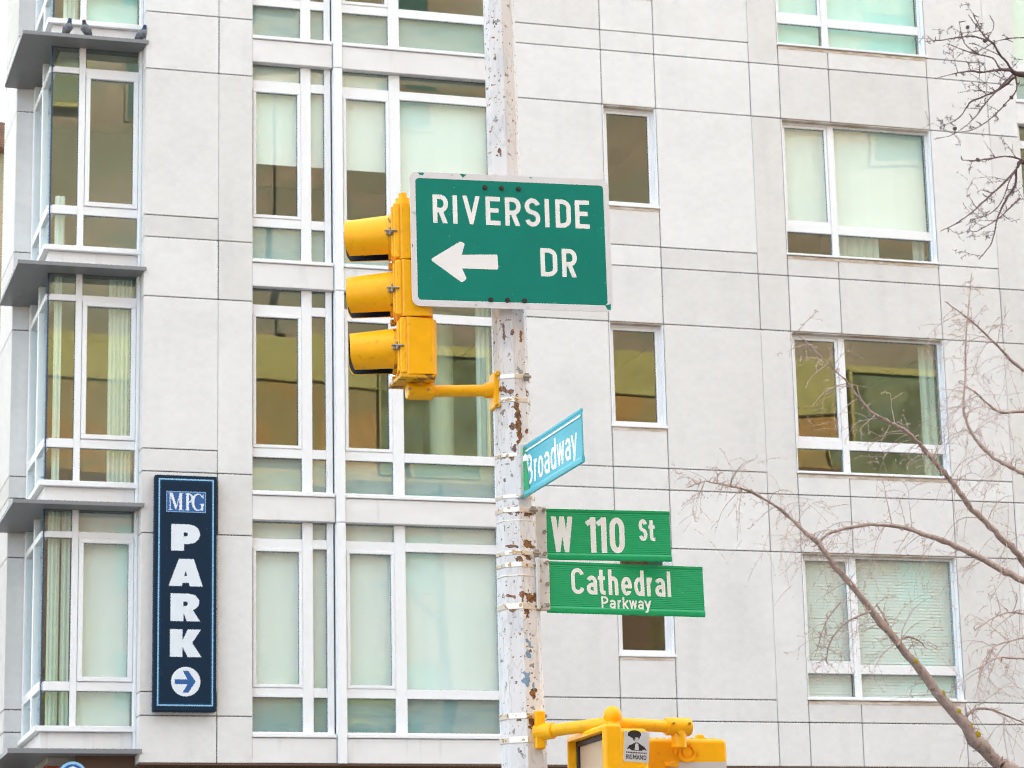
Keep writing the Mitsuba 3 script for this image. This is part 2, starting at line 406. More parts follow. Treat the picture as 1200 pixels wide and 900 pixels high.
struct('ground', trimesh.creation.box(bounds=[[-700, -700, -.6], [700, 700, -.16]]), 'm_concrete', 'bare ground around the street crossing')
struct('road', trimesh.creation.box(bounds=[[-300, -39.5, -.15], [300, -6.5, -.14]]), 'm_asphalt', 'dark asphalt road in front of the pale stone building')
struct('side_street', trimesh.creation.box(bounds=[[-14, -6.5, -.15], [-1, 300, -.136]]), 'm_asphalt', 'asphalt side street left of the pale stone building')
struct('pavement', cat(bx(-.9, 200, -6.4, 0.6, -.15, 0, .02), bx(-.9, 5.4, .6, 60, -.15, 0, .02)), 'm_concrete', 'concrete pavement along the foot of the pale stone building')
struct('near_pavement', bx(-200, 200, -45.2, -39.6, -.15, 0, .02), 'm_concrete', 'concrete pavement on the near side of the road')
struct('traffic_island', bx(-1.5, 30, -23.6, -17.2, -.15, 0.0, .02), 'm_concrete', 'concrete traffic island that the sign pole stands on')
struct('crossing_line', cat(*[trimesh.creation.box(bounds=[[-12 + i * 1.2, -11, -.139], [-11.4 + i * 1.2, -8, -.134]]) for i in range(8)]), 'm_road_paint', 'white painted crossing stripes on the asphalt')

# ================================================================== THE APARTMENT BUILDING
B = 'apartment_building'
USED.add(B)
tag(B, 'pale stone-clad apartment building with white-framed windows filling the background', 'building')
HEAD = lambda k: 13.275 - 2.94 * k          # window-head joint of storey k
FLOORS = (-1, 0, 1, 2)
BASE = 4.65                                   # foot of the stone cladding
J = .0065                                     # half a joint


def panel(u0, u1, z0, z1, ja=J, jb=J):
    if u0 in (UA, U0):                        # corner pieces carry the return into the reveal
        put(B + '__cladding_return', bx(u0 + .0005, u0 + .02, .0355, .345 if u0 == UA else .092, z0 + J, z1 - J, .002), STONES[rng.choice((0, 1, 2, 3))])
    put(B + '__cladding_panel', bx(u0 + ja, u1 - jb, rng.uniform(-.0015, .0015), .035, z0 + J, z1 - J, .004), STONES[rng.choice((0, 0, 1, 1, 2, 3))])


def core(u0, u1, z0, z1, y1=.32):
    put(B + '__wall_core', trimesh.creation.box(bounds=[[u0, .036, z0], [u1, y1, z1]]), 'm_core')


def pane(key, u0, u1, z0, z1, y, mat='m_glass', axis='y', bulge=.0024):
    """A sheet of glass, slightly bowed and tilted as float glass in a frame is."""
    n = 9
    s, t = np.meshgrid(np.linspace(0, 1, n), np.linspace(0, 1, n))
    b = bulge * rng.uniform(-1, 1) * min(1, (u1 - u0)) * 4 * (s * (1 - s) + t * (1 - t)) + rng.uniform(-.0012, .0012) * (t - .5) * (z1 - z0) + rng.uniform(-.001, .001) * (s - .5) * (u1 - u0)
    U, Z = u0 + (u1 - u0) * s, z0 + (z1 - z0) * t
    V = np.stack([U, y + b, Z] if axis == 'y' else [y + b, U, Z], -1).reshape(-1, 3)
    F = []
    for i in range(n - 1):
        for j in range(n - 1):
            a = i * n + j
            F += [(a, a + 1, a + n + 1), (a, a + n + 1, a + n)] if axis == 'y' else [(a, a + n + 1, a + 1), (a, a + n, a + n + 1)]
    k_ = put(key, trimesh.Trimesh(V, np.array(F), process=False), mat, True)
    if axis == 'y':                           # the dark rubber bead that holds the glass
        g = .0055
        put(key.rpartition('__')[0] + '__glazing_bead', cat(*[trimesh.creation.box(bounds=[[a, y - .010, c], [b_, y - .004, d]]) for a, b_, c, d in ((u0 - .001, u1 + .001, z1 - g, z1 + .001), (u0 - .001, u1 + .001, z0 - .001, z0 + g), (u0 - .001, u0 + g, z0 + g, z1 - g), (u1 - g, u1 + .001, z0 + g, z1 - g))]), 'm_gasket')
    return k_


def sash(u0, u1, z0, z1, w, y0, y1):
    """A mitred casement frame round an opening."""
    return cat(bx(u0, u1, y0, y1, z1 - w, z1), bx(u0, u1, y0, y1, z0, z0 + w), bx(u0, u0 + w, y0 + .001, y1, z0 + w, z1 - w), bx(u1 - w, u1, y0 + .001, y1, z0 + w, z1 - w))


def sheet(key, u0, u1, z0, z1, y, mat):
    return put(key, trimesh.creation.box(bounds=[[u0, y, z0], [u1, y + .004, z1]]), mat)


def curtain(key, u0, u1, z0, z1, y, mat='m_curtain', folds=7, amp=.022, axis='y'):
    n = max(12, folds * 8)
    s = np.linspace(0, 1, n)
    ph = rng.uniform(0, 6)
    yy = y + amp * np.sin(s * folds * 2 * math.pi + ph) + .4 * amp * np.sin(s * folds * 4.6 * math.pi + 1.3 * ph)
    V, F = [], []
    for r, z in enumerate((z0, (z0 + z1) / 2, z1)):
        k = (1.25, 1.0, .8)[r]
        for i in range(n):
            q = y + (yy[i] - y) * k
            V.append((u0 + (u1 - u0) * s[i], q, z) if axis == 'y' else (q, u0 + (u1 - u0) * s[i], z))
    for r in range(2):
        for i in range(n - 1):
            a = r * n + i
            F += [(a, a + 1, a + n + 1), (a, a + n + 1, a + n)]
    return put(key, trimesh.Trimesh(np.array(V), np.array(F), process=False), mat, True)


def venetian(key, u0, u1, z0, z1, y):
    ms = []
    z = z1 - .02
    while z > z0:
        m = trimesh.creation.box(extents=[u1 - u0, .050, .0018])
        m.apply_transform(trimesh.transformations.rotation_matrix(math.radians(72), [1, 0, 0]))
        m.apply_translation([(u0 + u1) / 2, y, z])
        ms.append(m)
        z -= .0415
    k = put(key, cat(*ms), 'm_blind')
    labels[k] = {'kind': 'stuff', 'label': 'closed horizontal slats of a venetian blind'}
    return k


# ---- vertical lines of the facade
UA, UB, UC = 4.995, 5.917, 6.345              # left pier
U0, V3, V4, V5, V6, V6B, V7, V8, V9 = 9.585, 10.995, 11.742, 13.092, 13.517, 14.245, 15.705, 16.597, 17.03
TH = .0022
for k in FLOORS:
    Z = HEAD(k)
    zs, zl, zn = Z - 1.905, Z - 2.185, max(Z - 2.94, BASE)
    for (a, b, ja, jb) in ((UA, UB, 0, J), (U0, V3, 0, J), (V4, V5, J, J), (V7, V8, J, J)):
        ta, tb = (ja, TH) if b in (UB, V5, V8) else (ja, jb)
        panel(a, b, zs, Z, ta, tb)
        panel(a, b, zl, zs, ja, jb)
        panel(a, b, zn, zl, ja, jb)
    for (a, b, ja, jb) in ((UB, UC, J, 0), (V5, V6, J, J), (V8, V9, J, 0)):
        panel(a, b, zl, Z, TH if a in (UB, V5, V8) else ja, jb)
        panel(a, b, zn, zl, ja, jb)
    panel(V3, V4, zs, Z - 1.39)
    panel(V3, V4, zl, zs)
    panel(V3, V4, zn, zl)
    for (a, b) in ((V6, V6B), (V6B, V7)):
        panel(a, b, zl, zs)
        panel(a, b, zn, zl)
    core(V3, V4, zn, Z - 1.392)
    core(V6, V7, zn, zs - .002)
ZT = HEAD(-1)
for (a, b) in ((UA + .021, UC), (U0 + .021, V3), (V4, V6), (V7, V9)):
    core(a, b, BASE, ZT)

# ---- small windows and the wide windows right of the pole
NAMES = {0: 'second row from the top', 1: 'third row', 2: 'bottom row', -1: 'top row'}


def small_window(k, blind=None):
    Z = HEAD(k)
    W = newkey(B + '__window')
    y = .10
    put(W + '__frame', cat(bx(V3 + .003, V3 + .018, .004, .2, Z - 1.36, Z - .004), bx(V4 - .018, V4 - .003, .004, .2, Z - 1.36, Z - .004),
                           sash(V3 + .018, V4 - .018, Z - 1.36, Z - .016, .032, y - .012, y + .06)), 'm_frame')
    put(W + '__head_liner', bx(V3 + .018, V4 - .018, .004, .2, Z - .0155, Z - .004), 'm_tan_strip')  # tan paints the warm light bounced up from below
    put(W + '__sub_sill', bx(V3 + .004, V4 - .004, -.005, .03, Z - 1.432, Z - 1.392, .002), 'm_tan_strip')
    put(W + '__sash', sash(V3 + .05, V4 - .05, Z - 1.328, Z - .048, .038, y, y + .05), 'm_frame')
    pane(W + '__pane', V3 + .088, V4 - .088, Z - 1.29, Z - .086, y + .03)
    put(W + '__sill', bx(V3 - .004, V4 + .012, -.022, .2, Z - 1.388, Z - 1.36, .003), 'm_frame')
    return W


def wide_window(k):
    Z = HEAD(k)
    W = newkey(B + '__window')
    y = .10
    zb, zt = Z - 1.875, Z - .016
    put(W + '__frame', cat(bx(V6 + .003, V6 + .016, .004, .2, zb, Z - .004), bx(V7 - .016, V7 - .003, .004, .2, zb, Z - .004),
                           sash(V6 + .016, V7 - .016, zb, zt, .030, y - .012, y + .06)), 'm_frame')
    put(W + '__head_liner', bx(V6 + .016, V7 - .016, .004, .2, zt + .0005, Z - .004), 'm_tan_strip')  # warm bounce from below put into the liner colour
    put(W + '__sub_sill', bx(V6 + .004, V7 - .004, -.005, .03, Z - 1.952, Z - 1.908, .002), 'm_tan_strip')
    put(W + '__mullion', bx(14.215, 14.305, y - .016, y + .065, zb + .03, zt - .03), 'm_frame')
    put(W + '__transom_bar', bx(V6 + .046, 14.213, y - .010, y + .06, Z - 1.545, Z - 1.425), 'm_frame')
    put(W + '__transom_bar', bx(14.307, V7 - .046, y - .010, y + .06, Z - 1.545, Z - 1.425), 'm_frame')
    put(W + '__sash', sash(V6 + .048, 14.211, Z - 1.423, zt - .032, .038, y - .002, y + .05), 'm_frame')
    pane(W + '__pane', V6 + .086, 14.173, Z - 1.385, zt - .070, y + .03)
    pane(W + '__pane', 14.307, V7 - .046, Z - 1.425, zt - .030, y + .03)
    pane(W + '__pane', V6 + .046, 14.213, zb + .03, Z - 1.545, y + .03)
    pane(W + '__pane', 14.307, V7 - .046, zb + .03, Z - 1.545, y + .03)
    put(W + '__sill', bx(V6 - .006, V7 + .012, -.03, .2, zs_(k) + .004, zb, .003), 'm_frame')
    return W


zs_ = lambda k: HEAD(k) - 1.905
for k in FLOORS:
    small_window(k)
for k in FLOORS:
    W = wide_window(k)
    Z = HEAD(k)
    if k == -1:
        sheet(W + '__blind', 13.55, 14.23, Z - 1.87, Z - .02, .24, 'm_teal_blind')
        sheet(W + '__blind', 14.28, 15.68, Z - 1.87, Z - .02, .245, 'm_teal_blind')
    elif k == 0:
        sheet(W + '__blind', 13.55, 14.23, Z - 1.44, Z - .02, .24, 'm_blind')
        sheet(W + '__blind', 14.28, 15.68, Z - 1.47, Z - .02, .245, 'm_blind')
        curtain(W + '__curtain', 14.38, 15.00, Z - 1.95, Z - 1.4, .36, folds=5)
        curtain(W + '__curtain', 15.52, 15.70, Z - 1.95, Z - 1.4, .36, folds=2)
    elif k == 1:
        curtain(W + '__curtain', 15.48, 15.69, Z - 1.95, Z - .02, .34, folds=2)
    elif k == 2:
        venetian(W + '__blind', 13.56, 14.22, Z - 1.42, Z - .02, .22)
        venetian(W + '__blind', 14.29, 15.68, Z - 1.42, Z - .02, .22)
        venetian(W + '__blind', 13.56, 14.22, Z - 1.88, Z - 1.5, .22)
        venetian(W + '__blind', 14.29, 15.68, Z - 1.88, Z - 1.5, .22)

# ---- the glazed bay between the left pier and the pole, and its neighbour at the right edge
BAYF = .10                                    # front of the bay's frames


def glazed_bay(k, cols, u0, u1, fins):
    """cols: (left, right, has a casement); fins: gaps taken by the projecting fins."""
    Z = HEAD(k)
    W = newkey(B + '__bay_window')
    y = BAYF
    zb, zt = Z - 2.385, Z + .200
    gaps, last = [], u0
    for (a, b, c) in cols:
        gaps.append((last, a))
        last = b
    gaps.append((last, u1))
    for (a, b) in gaps:
        put(W + '__mullion', bx(a, b, y - .006, y + .07, zb, zt), 'm_frame')
    for (a, b, casement) in cols:
        put(W + '__transom_bar', bx(a, b, y, y + .065, Z - .125, Z - .010), 'm_frame')
        put(W + '__transom_bar', bx(a, b, y, y + .065, Z - 1.94, Z - 1.825), 'm_frame')
        put(W + '__transom_bar', bx(a, b, y, y + .065, zb, Z - 2.355), 'm_frame')
        pane(W + '__pane', a, b, Z - .010, zt, y + .035)
        pane(W + '__pane', a, b, Z - 2.355, Z - 1.94, y + .035)
        if casement:
            put(W + '__sash', sash(a + .004, b - .003, Z - 1.823, Z - .127, .040, y - .012, y + .05), 'm_frame')
            pane(W + '__pane', a + .044, b - .043, Z - 1.783, Z - .167, y + .035)
        else:
            pane(W + '__pane', a, b, Z - 1.825, Z - .125, y + .035)
        sheet(W + '__frosted_panel', a - .02, b + .02, Z - 2.37, Z - 1.92, y + .085, 'm_frost')
    put(W + '__sill', bx(u0, u1, -.012, y + .07, Z - 2.430, zb - .001, .004), 'm_frame')
    return W


def spandrels(k, u0, u1):
    Z = HEAD(k)
    put(B + '__spandrel_panel', bx(u0, u1, .012, .16, max(Z - 2.735, BASE + .005), Z - 2.437, .005), 'm_band')


C1 = ((6.365, 6.985, True), (7.115, 7.292, False))
C2 = ((7.530, 8.140, True), (8.282, 9.455, False))
for k in FLOORS:
    Z = HEAD(k)
    Wa = glazed_bay(k, C1, UC + .002, 7.372, 0)
    Wb = glazed_bay(k, C2, 7.512, U0 - .002, 0)
    spandrels(k, UC + .002, 7.376)
    spandrels(k, 7.510, U0 - .002)
    if k in (-1, 0):
        for W, a, b in ((Wa, 6.36, 6.99), (Wa, 7.11, 7.30), (Wb, 7.53, 8.15)):
            sheet(W + '__blind', a, b, Z - (1.08 if k == 0 else .9), Z + .2, .22 + rng.uniform(0, .01), 'm_blind')
        if k == 0:
            sheet(Wb + '__blind', 8.27, 9.47, Z - 1.80, Z - .02, .235, 'm_blind')
    if k == 1:
        curtain(Wb + '__curtain', 9.30, 9.50, Z - 1.9, Z + .2, .30, folds=3)
    if k == 2:
        for W, a, b in ((Wa, 6.36, 6.99), (Wa, 7.11, 7.30), (Wb, 7.53, 8.15), (Wb, 8.27, 9.47)):
            sheet(W + '__blind', a, b, Z - 1.88, Z + .2, .22 + rng.uniform(0, .01), 'm_blind')
# the projecting fin, in storey-high lengths
for k in FLOORS:
    Z = HEAD(k)
    put(B + '__fin', cat(bx(7.388, 7.498, -.035, .09, Z - 2.742, Z + .190, .006), bx(7.400, 7.486, .09, .17, Z - 2.742, Z + .190, .003)), 'm_frame')
for k in (-1, 0, 1):
    Z = HEAD(k)
    Wc = glazed_bay(k, ((17.10, 18.25, False), (18.40, 19.0, True)), V9 + .002, 19.1, 0)
    spandrels(k, V9 + .002, 19.1)
    if k == -1:
        sheet(Wc + '__blind', 17.08, 18.3, Z - 1.88, Z + .2, .22, 'm_blind')
core(19.1, 45, BASE, ZT)
put(B + '__cladding_panel', bx(19.11, 45, 0, .035, BASE, ZT, .004), 'm_stone1')

# ---- the corner window at the left: front face, side face, grey canopies
YG = .33
for k in FLOORS:
    Z = HEAD(k)
    W = newkey(B + '__corner_window')
    zb, zt = Z - 2.36, Z + .306
    ub = 4.955
    f = 'm_frame'
    put(W + '__mullion', bx(4.212, 4.290, YG - .03, YG + .06, zb + .07, zt), f)
    put(W + '__mullion', bx(ub, 4.993, YG - .034, YG + .06, zb + .07, zt), f)
    put(W + '__trim', bx(4.958, 4.993, .235, YG - .036, Z - 2.59, zt, .005), f)
    for a, b in ((3.905, 4.211), (4.291, ub - .001)):
        put(W + '__transom_bar', bx(a, b, YG - .026, YG + .055, Z - .035, Z + .042), f)
        put(W + '__transom_bar', bx(a, b, YG - .026, YG + .055, Z - 1.872, Z - 1.762), f)
    for a, b in ((3.885, 4.211), (4.291, ub)):
        pane(W + '__pane', a, b, Z + .042, zt, YG + .01)
        pane(W + '__pane', a, b, zb + .07, Z - 1.872, YG + .01)
    pane(W + '__pane', 3.885, 4.211, Z - 1.762, Z - .035, YG + .01)
    put(W + '__sash', sash(4.296, ub - .004, Z - 1.757, Z - .038, .056, YG - .045, YG + .05), f)
    pane(W + '__pane', 4.352, ub - .060, Z - 1.70, Z - .094, YG + .01)
    # glass corner post and sill, carried round the corner
    put(W + '__corner_bead', bx(3.868, 3.884, YG - .004, YG + .014, zb + .07, zt, .003), 'm_glass_edge')
    put(W + '__sill', cat(bx(3.800, 4.993, .225, .39, zb, zb + .068, .006), bx(3.801, 3.93, .39, 1.99, zb + .0005, zb + .0675, .006)), f)
    for a, b in ((.335, .96), (1.06, 1.86)):
        put(W + '__transom_bar', bx(3.846, 3.93, a, b, Z - .0355, Z + .0415), f)
        put(W + '__transom_bar', bx(3.846, 3.93, a, b, Z - 1.8715, Z - 1.7625), f)
        for z0, z1 in ((Z + .042, zt), (zb + .07, Z - 1.872), (Z - 1.762, Z - .035)):
            pane(W + '__pane', a if a > .5 else .345, b, z0, z1, 3.876, axis='x')
    put(W + '__mullion', bx(3.843, 3.935, .961, 1.059, zb + .07, zt), f)
    put(W + '__mullion', bx(3.843, 3.935, 1.861, 1.985, zb + .07, zt), f)
    # stone band below the sill
    put(B + '__spandrel_panel', cat(bx(3.868, 4.955, .285, .40, Z - 2.585, zb - .003, .005), bx(3.869, 3.97, .40, 1.98, Z - 2.5845, zb - .0035, .005)), 'm_band')
    # canopy: two mitred sheets of grey metal
    C = newkey(B + '__canopy')
    put(C + '__soffit_panel', flat(Polygon([(3.474, -.040), (5.018, -.040), (5.018, -.008), (4.991, -.008), (4.991, .5), (4.0, .5), (3.868, .352)]), Z + .308, Z + .342), 'm_soffit')
    put(C + '__soffit_panel', flat(Polygon([(3.470, -.036), (3.865, .354), (3.98, .52), (3.98, 1.997), (3.470, 1.997)]), Z + .308, Z + .342), 'm_soffit')
    put(C + '__edge_strip', cat(bx(3.462, 5.022, -.046, -.041, Z + .303, Z + .350, .001), bx(3.462, 3.468, -.040, 1.997, Z + .3032, Z + .350, .001)), 'm_soffit')
    if k == 2:                                # the lowest canopy, over the shop
        C = newkey(B + '__canopy')
        put(C + '__soffit_panel', flat(Polygon([(3.474, -.040), (5.018, -.040), (5.018, -.014), (4.991, -.014), (4.991, .5), (4.0, .5), (3.868, .352)]), Z - 2.637, Z - 2.592), 'm_soffit')
        put(C + '__soffit_panel', flat(Polygon([(3.470, -.036), (3.865, .354), (3.98, .52), (3.98, 1.997), (3.470, 1.997)]), Z - 2.637, Z - 2.592), 'm_soffit')
        put(C + '__edge_strip', cat(bx(3.462, 5.022, -.046, -.041, Z - 2.642, Z - 2.585, .001), bx(3.462, 3.468, -.040, 1.997, Z - 2.6418, Z - 2.585, .001)), 'm_soffit')
    # what hangs inside
    if k == -1:
        sheet(W + '__blind', 4.295, 4.95, Z - 2.3, Z + .3, .45, 'm_teal_blind')
        curtain(W + '__curtain', 4.02, 4.2, zb, zt, .46, folds=3)
    if k == 0:
        curtain(W + '__curtain', 3.96, 4.08, zb, Z - 1.6, .46, folds=2)
    if k == 1:
        curtain(W + '__curtain', 4.64, 4.95, zb, zt, .46, folds=6)
        curtain(W + '__curtain', 3.97, 4.06, zb, zt, .47, folds=2)
    if k == 2:
        sheet(W + '__blind', 4.295, 4.95, zb + .07, Z + .3, .46, 'm_blind')
        curtain(W + '__curtain', 3.945, 4.085, zb, zt, .47, folds=3)
        curtain(W + '__curtain', 4.108, 4.21, zb, zt, .47, folds=2)
    # far pier of the corner, behind the side face of the window
    for z0, z1 in ((Z - 1.905, Z), (Z - 2.185, Z - 1.905), (max(Z - 2.94, BASE), Z - 2.185)):
        put(B + '__cladding_panel', bx(3.63, 3.87, 2.0, 3.45, z0 + J, z1 - J, .004), STONES[rng.choice((0, 1, 2, 3))])
put(B + '__wall_core', trimesh.creation.box(bounds=[[3.65, 2.02, BASE], [3.86, 3.43, ZT]]), 'm_core')
for k in FLOORS:
    Z = HEAD(k)
    put(B + '__side_window', cat(bx(5.50, 5.56, 3.47, 3.55, Z - 2.3, Z + .3), bx(5.50, 5.56, 4.6, 4.7, Z - 2.3, Z + .3), bx(5.50, 5.56, 5.8, 5.9, Z - 2.3, Z + .3), bx(5.51, 5.56, 3.55, 5.8, Z - .04, Z + .04), bx(5.52, 5.56, 3.55, 5.8, Z - 2.9, Z - 2.3)), 'm_frame')
    put(B + '__side_glass', trimesh.creation.box(bounds=[[5.53, 3.55, Z - 2.3], [5.536, 5.8, Z + .3]]), 'm_dark_glass')
put(B + '__cladding_panel', bx(5.50, 5.8, 5.9, 16, BASE, ZT, .004), 'm_stone0')
put(B + '__cladding_panel', bx(3.872, 5.55, 3.41, 3.45, BASE, ZT, .004), 'm_stone2')

# ---- floors, partitions and back wall of the rooms
for k in (-2, -1, 0, 1, 2):
    Z = HEAD(k)
    put(B + '__floor_slab', cat(trimesh.creation.box(bounds=[[5.56, .50, Z - 2.70], [45, 5.2, Z - 2.46]]), trimesh.creation.box(bounds=[[3.99, .50, Z - 2.70], [5.56, 3.3, Z - 2.46]]), trimesh.creation.box(bounds=[[UC, .17, Z - 2.74], [45, .50, Z - 2.46]])), 'm_room')
put(B + '__room_wall', cat(trimesh.creation.box(bounds=[[5.5, 5.2, 0], [45, 5.4, ZT + 3]])), 'm_room')
for u0, u1 in ((5.58, 5.7), (9.9, 10.0), (12.3, 12.4), (16.3, 16.4), (20, 20.1)):
    put(B + '__room_wall', trimesh.creation.box(bounds=[[u0, .33, BASE], [u1, 5.2, ZT + .2]]), 'm_room')
put(B + '__room_wall', trimesh.creation.box(bounds=[[3.95, 3.3, BASE], [5.6, 3.36, ZT + .2]]), 'm_room')
put(B + '__column', trimesh.creation.cylinder(.16, HEAD(1) + .2 - (HEAD(1) - 2.46), sections=24).apply_translation([8.98, .85, HEAD(1) - 1.13]), 'm_column', 40)

# ---- storefront and the storeys above the picture
put(B + '__storefront', cat(bx(UA, 45, .22, .34, 4.16, BASE - .02), bx(UA, 45, -.012, .20, BASE - .019, BASE - .004, .002)), 'm_shop')
put(B + '__storefront', cat(*[bx(u, u + .12, .24, .36, 0, 4.16) for u in np.arange(UA, 45, 2.2)], bx(UA, 45, .24, .36, 0, .5)), 'm_shop')
put(B + '__shop_glass', trimesh.creation.box(bounds=[[UA, .32, .5], [45, .33, 4.16]]), 'm_dark_glass')
put(B + '__storefront', cat(bx(3.95, 4.99, .36, .44, .0, 4.2), bx(4.3, 4.99, .30, .358, 4.2, 4.76)), 'm_shop')
put(B + '__shop_panel', cat(bx(3.93, 4.10, .29, .356, 4.2, 4.64), bx(4.12, 4.25, .30, .356, 4.2, 4.64)), 'm_shop_red')
put(B + '__storefront', bx(3.66, 3.92, 2.0, 3.45, 0, BASE), 'm_shop')
put(B + '__upper_storey', bx(5.5, 45, .0, 16, ZT + .4, 34, .01), 'm_stone0')
put(B + '__upper_storey', bx(3.64, 5.5, .36, 3.44, ZT + .42, 33.9, .01), 'm_stone1')
put(B + '__upper_storey', bx(UC, 45, .18, .36, ZT - .0, ZT + .398, .01), 'm_stone0')
put(B + '__rear_wing', bx(5.6, 45, 5.45, 15.9, 0, ZT + .35), 'm_core')

# ================================================================== BUILDINGS ACROSS THE STREET (seen mirrored in the windows) AND FAR AWAY, AND ONE ADDED TO BLOCK SKY LIGHT
O = 'brick_building'
USED.add(O)
tag(O, 'brown brick building with a pale stone band, mirrored in the windows of the stone building', 'building')
X0, X1, YO = -6.0, 62.0, -45.0
put(O + '__wall', bx(X0, X1, YO - 14, YO, 21.9, 36), 'm_brick_brown')
put(O + '__stone_band', bx(X0 - .05, X1 + .05, YO - 14, YO + .10, 20.35, 21.88, .03), 'm_olive_stone')
put(O + '__wall', bx(X0, X1, YO - 14, YO + .002, 17.3, 20.33), 'm_brick_orange')
put(O + '__wall', bx(X0, X1, YO - 14, YO - .002, 0, 17.28), 'm_brick_red')
put(O + '__cornice', bx(X0 - .4, X1 + .4, YO - 14.4, YO + .5, 36, 36.8, .05), 'm_pale_stone')
for zc, h in ((29.35, 2.0), (33.2, 2.0), (14.9, 1.7), (11.3, 1.9)):
    for n in range(8):
        x = 4.15 + 8.15 * n
        W = newkey(O + '__window')
        put(W + '__frame', sash(x - .75, x + .75, zc - h / 2, zc + h / 2, .09, YO + .0, YO + .06), 'm_brick_brown' if zc > 22 else 'm_brick_red')
        put(W + '__pane', trimesh.creation.box(bounds=[[x - .66, YO + .003, zc - h / 2 + .09], [x + .66, YO + .03, zc + h / 2 - .09]]), 'm_dark_glass')
for x0_, x1_, z0_, z1_, nm in ((19.7, 23.0, 18.0, 21.6, 1), (34.4, 38.2, 17.9, 21.7, 1), (8.6, 10.1, 28.6, 30.4, 1), (50.0, 53.0, 18.0, 21.6, 1)):
    W = newkey(O + '__bay_window')             # tall glazed bays that break the stone band
    put(W + '__frame', sash(x0_, x1_, z0_, z1_, .12, YO + .1, YO + .30), 'm_olive_stone')
    for q_ in range(nm):
        a_, b_ = x0_ + .12 + (x1_ - x0_ - .24) * q_ / nm, x0_ + .12 + (x1_ - x0_ - .24) * (q_ + 1) / nm
        put(W + '__pane', trimesh.creation.box(bounds=[[a_ + .04, YO + .15, z0_ + .12], [b_ - .04, YO + .18, z1_ - .12]]), 'm_opposite_glass')
F = 'far_building'
USED.add(F)
tag(F, 'brown building at the far end of the side street, a sliver at the left edge', 'building')
put(F + '__wall', bx(-3, 22, 40, 52, 0, 25.2), 'm_brick_brown')
put(F + '__cornice', bx(-3.4, 22.4, 39.6, 52.4, 25.2, 26.0, .05), 'm_brick_red')
for z in (16.0, 19.5, 23.0):
    for x in np.arange(-1.5, 21, 2.4):
        put(F + '__window', bx(x - .55, x + .55, 39.96, 39.99, z - .9, z + .9), 'm_dark_glass')
        put(F + '__window_sill', bx(x - .65, x + .65, 39.9, 39.995, z - 1.05, z - .9, .01), 'm_pale_stone')
H = 'added_sky_blocker'  # unseen, added to keep sky light off the left-facing stone
USED.add(H)
tag(H, 'added unseen brick building across the side street, blocking sky light from the left', 'building')
put(H + '__wall', bx(-44, -17, -4, 34, 0, 24), 'm_brick_brown')
put(H + '__cornice', bx(-44.4, -16.6, -4.4, 34.4, 24, 24.8, .05), 'm_pale_stone')
for z in (6, 9.4, 12.8, 16.2, 19.6):
    for y in np.arange(-1.5, 33, 3.1):
        put(H + '__window', bx(-17.005, -16.97, y - .6, y + .6, z - .9, z + .9), 'm_dark_glass')
# street trees in young leaf before the brick building, mirrored low in the windows
for n, (x, y, zc, r) in enumerate(((28.9, -42.6, 11.3, 2.3), (17.5, -42.8, 10.2, 2.4), (38.5, -42.5, 11.0, 2.9), (9.8, -42.8, 9.8, 2.3))):
    t = newkey('street_tree')
    tag(t, 'young yellow-green street tree mirrored in ' + ('the lowest small window', 'the lowest panes of the glazed bay', 'the lowest wide window at the right', 'the lowest corner window')[n], 'tree', 'street trees before the brick building')
    put(t + '__trunk', tube([(x, y, 0), (x + .05, y, 3), (x - .05, y + .1, 6.5), (x + .1, y, zc)], [.16, .13, .10, .05], 10), 'm_bark', 40)
    for q_ in range(7):
        an = q_ * 2.4 + n
        put(t + '__branch', tube([(x, y, 5.5 + .45 * q_), (x + r * .45 * math.cos(an), y + r * .45 * math.sin(an), 6.6 + .55 * q_), (x + r * .85 * math.cos(an), y + r * .85 * math.sin(an), 7.6 + .62 * q_)], [.06, .04, .015], 6), 'm_bark')
    N = 2600
    cl = nrg.normal(size=(26, 3)) * np.array([r * .48, r * .48, r * .52]) + np.array([x, y, zc])
    cc = cl[nrg.integers(0, 26, N)] + nrg.normal(size=(N, 3)) * .42
    e1 = nrg.normal(size=(N, 3)); e1 /= np.linalg.norm(e1, axis=1, keepdims=True)
    e2 = np.cross(e1, nrg.normal(size=(N, 3))); e2 /= np.linalg.norm(e2, axis=1, keepdims=True)
    V = np.stack([cc - e1 * .09, cc + e2 * .05, cc + e1 * .09, cc - e2 * .05], 1).reshape(-1, 3)
    I = np.arange(N)[:, None] * 4
    k_ = put(t + '__crown', trimesh.Trimesh(V, np.vstack([I + [0, 1, 2], I + [0, 2, 3]]), process=False), 'm_leaf')
    labels[k_] = {'label': 'loose crown of small yellow-green leaves', 'kind': 'stuff'}
for n in range(9):
    put(O + '__pier', bx(7.9 + 8.15 * (n - 1), 8.5 + 8.15 * (n - 1), YO, YO + .22, 21.95, 36, .03), 'm_brick_brown')

# ================================================================== THE SIGN POLE
P = 'sign_pole'
USED.add(P)
tag(P, 'weathered white octagonal steel pole with rust patches carrying the street signs', 'pole')
PR = lambda z: float(np.interp(z, [0, 1.5, 3.04, 3.80, 4.1, 4.6, 5.8, 7], [.122, .106, .0890, .0815, .076, .0725, .0685, .066]))


def octagon(z, r, rot=math.radians(15)):
    c = r / math.cos(math.pi / 8)
    return [(POLE_XY(z) + c * math.sin(rot + math.pi / 8 + k * math.pi / 4), POLE_Y - c * math.cos(rot + math.pi / 8 + k * math.pi / 4), z) for k in range(8)]


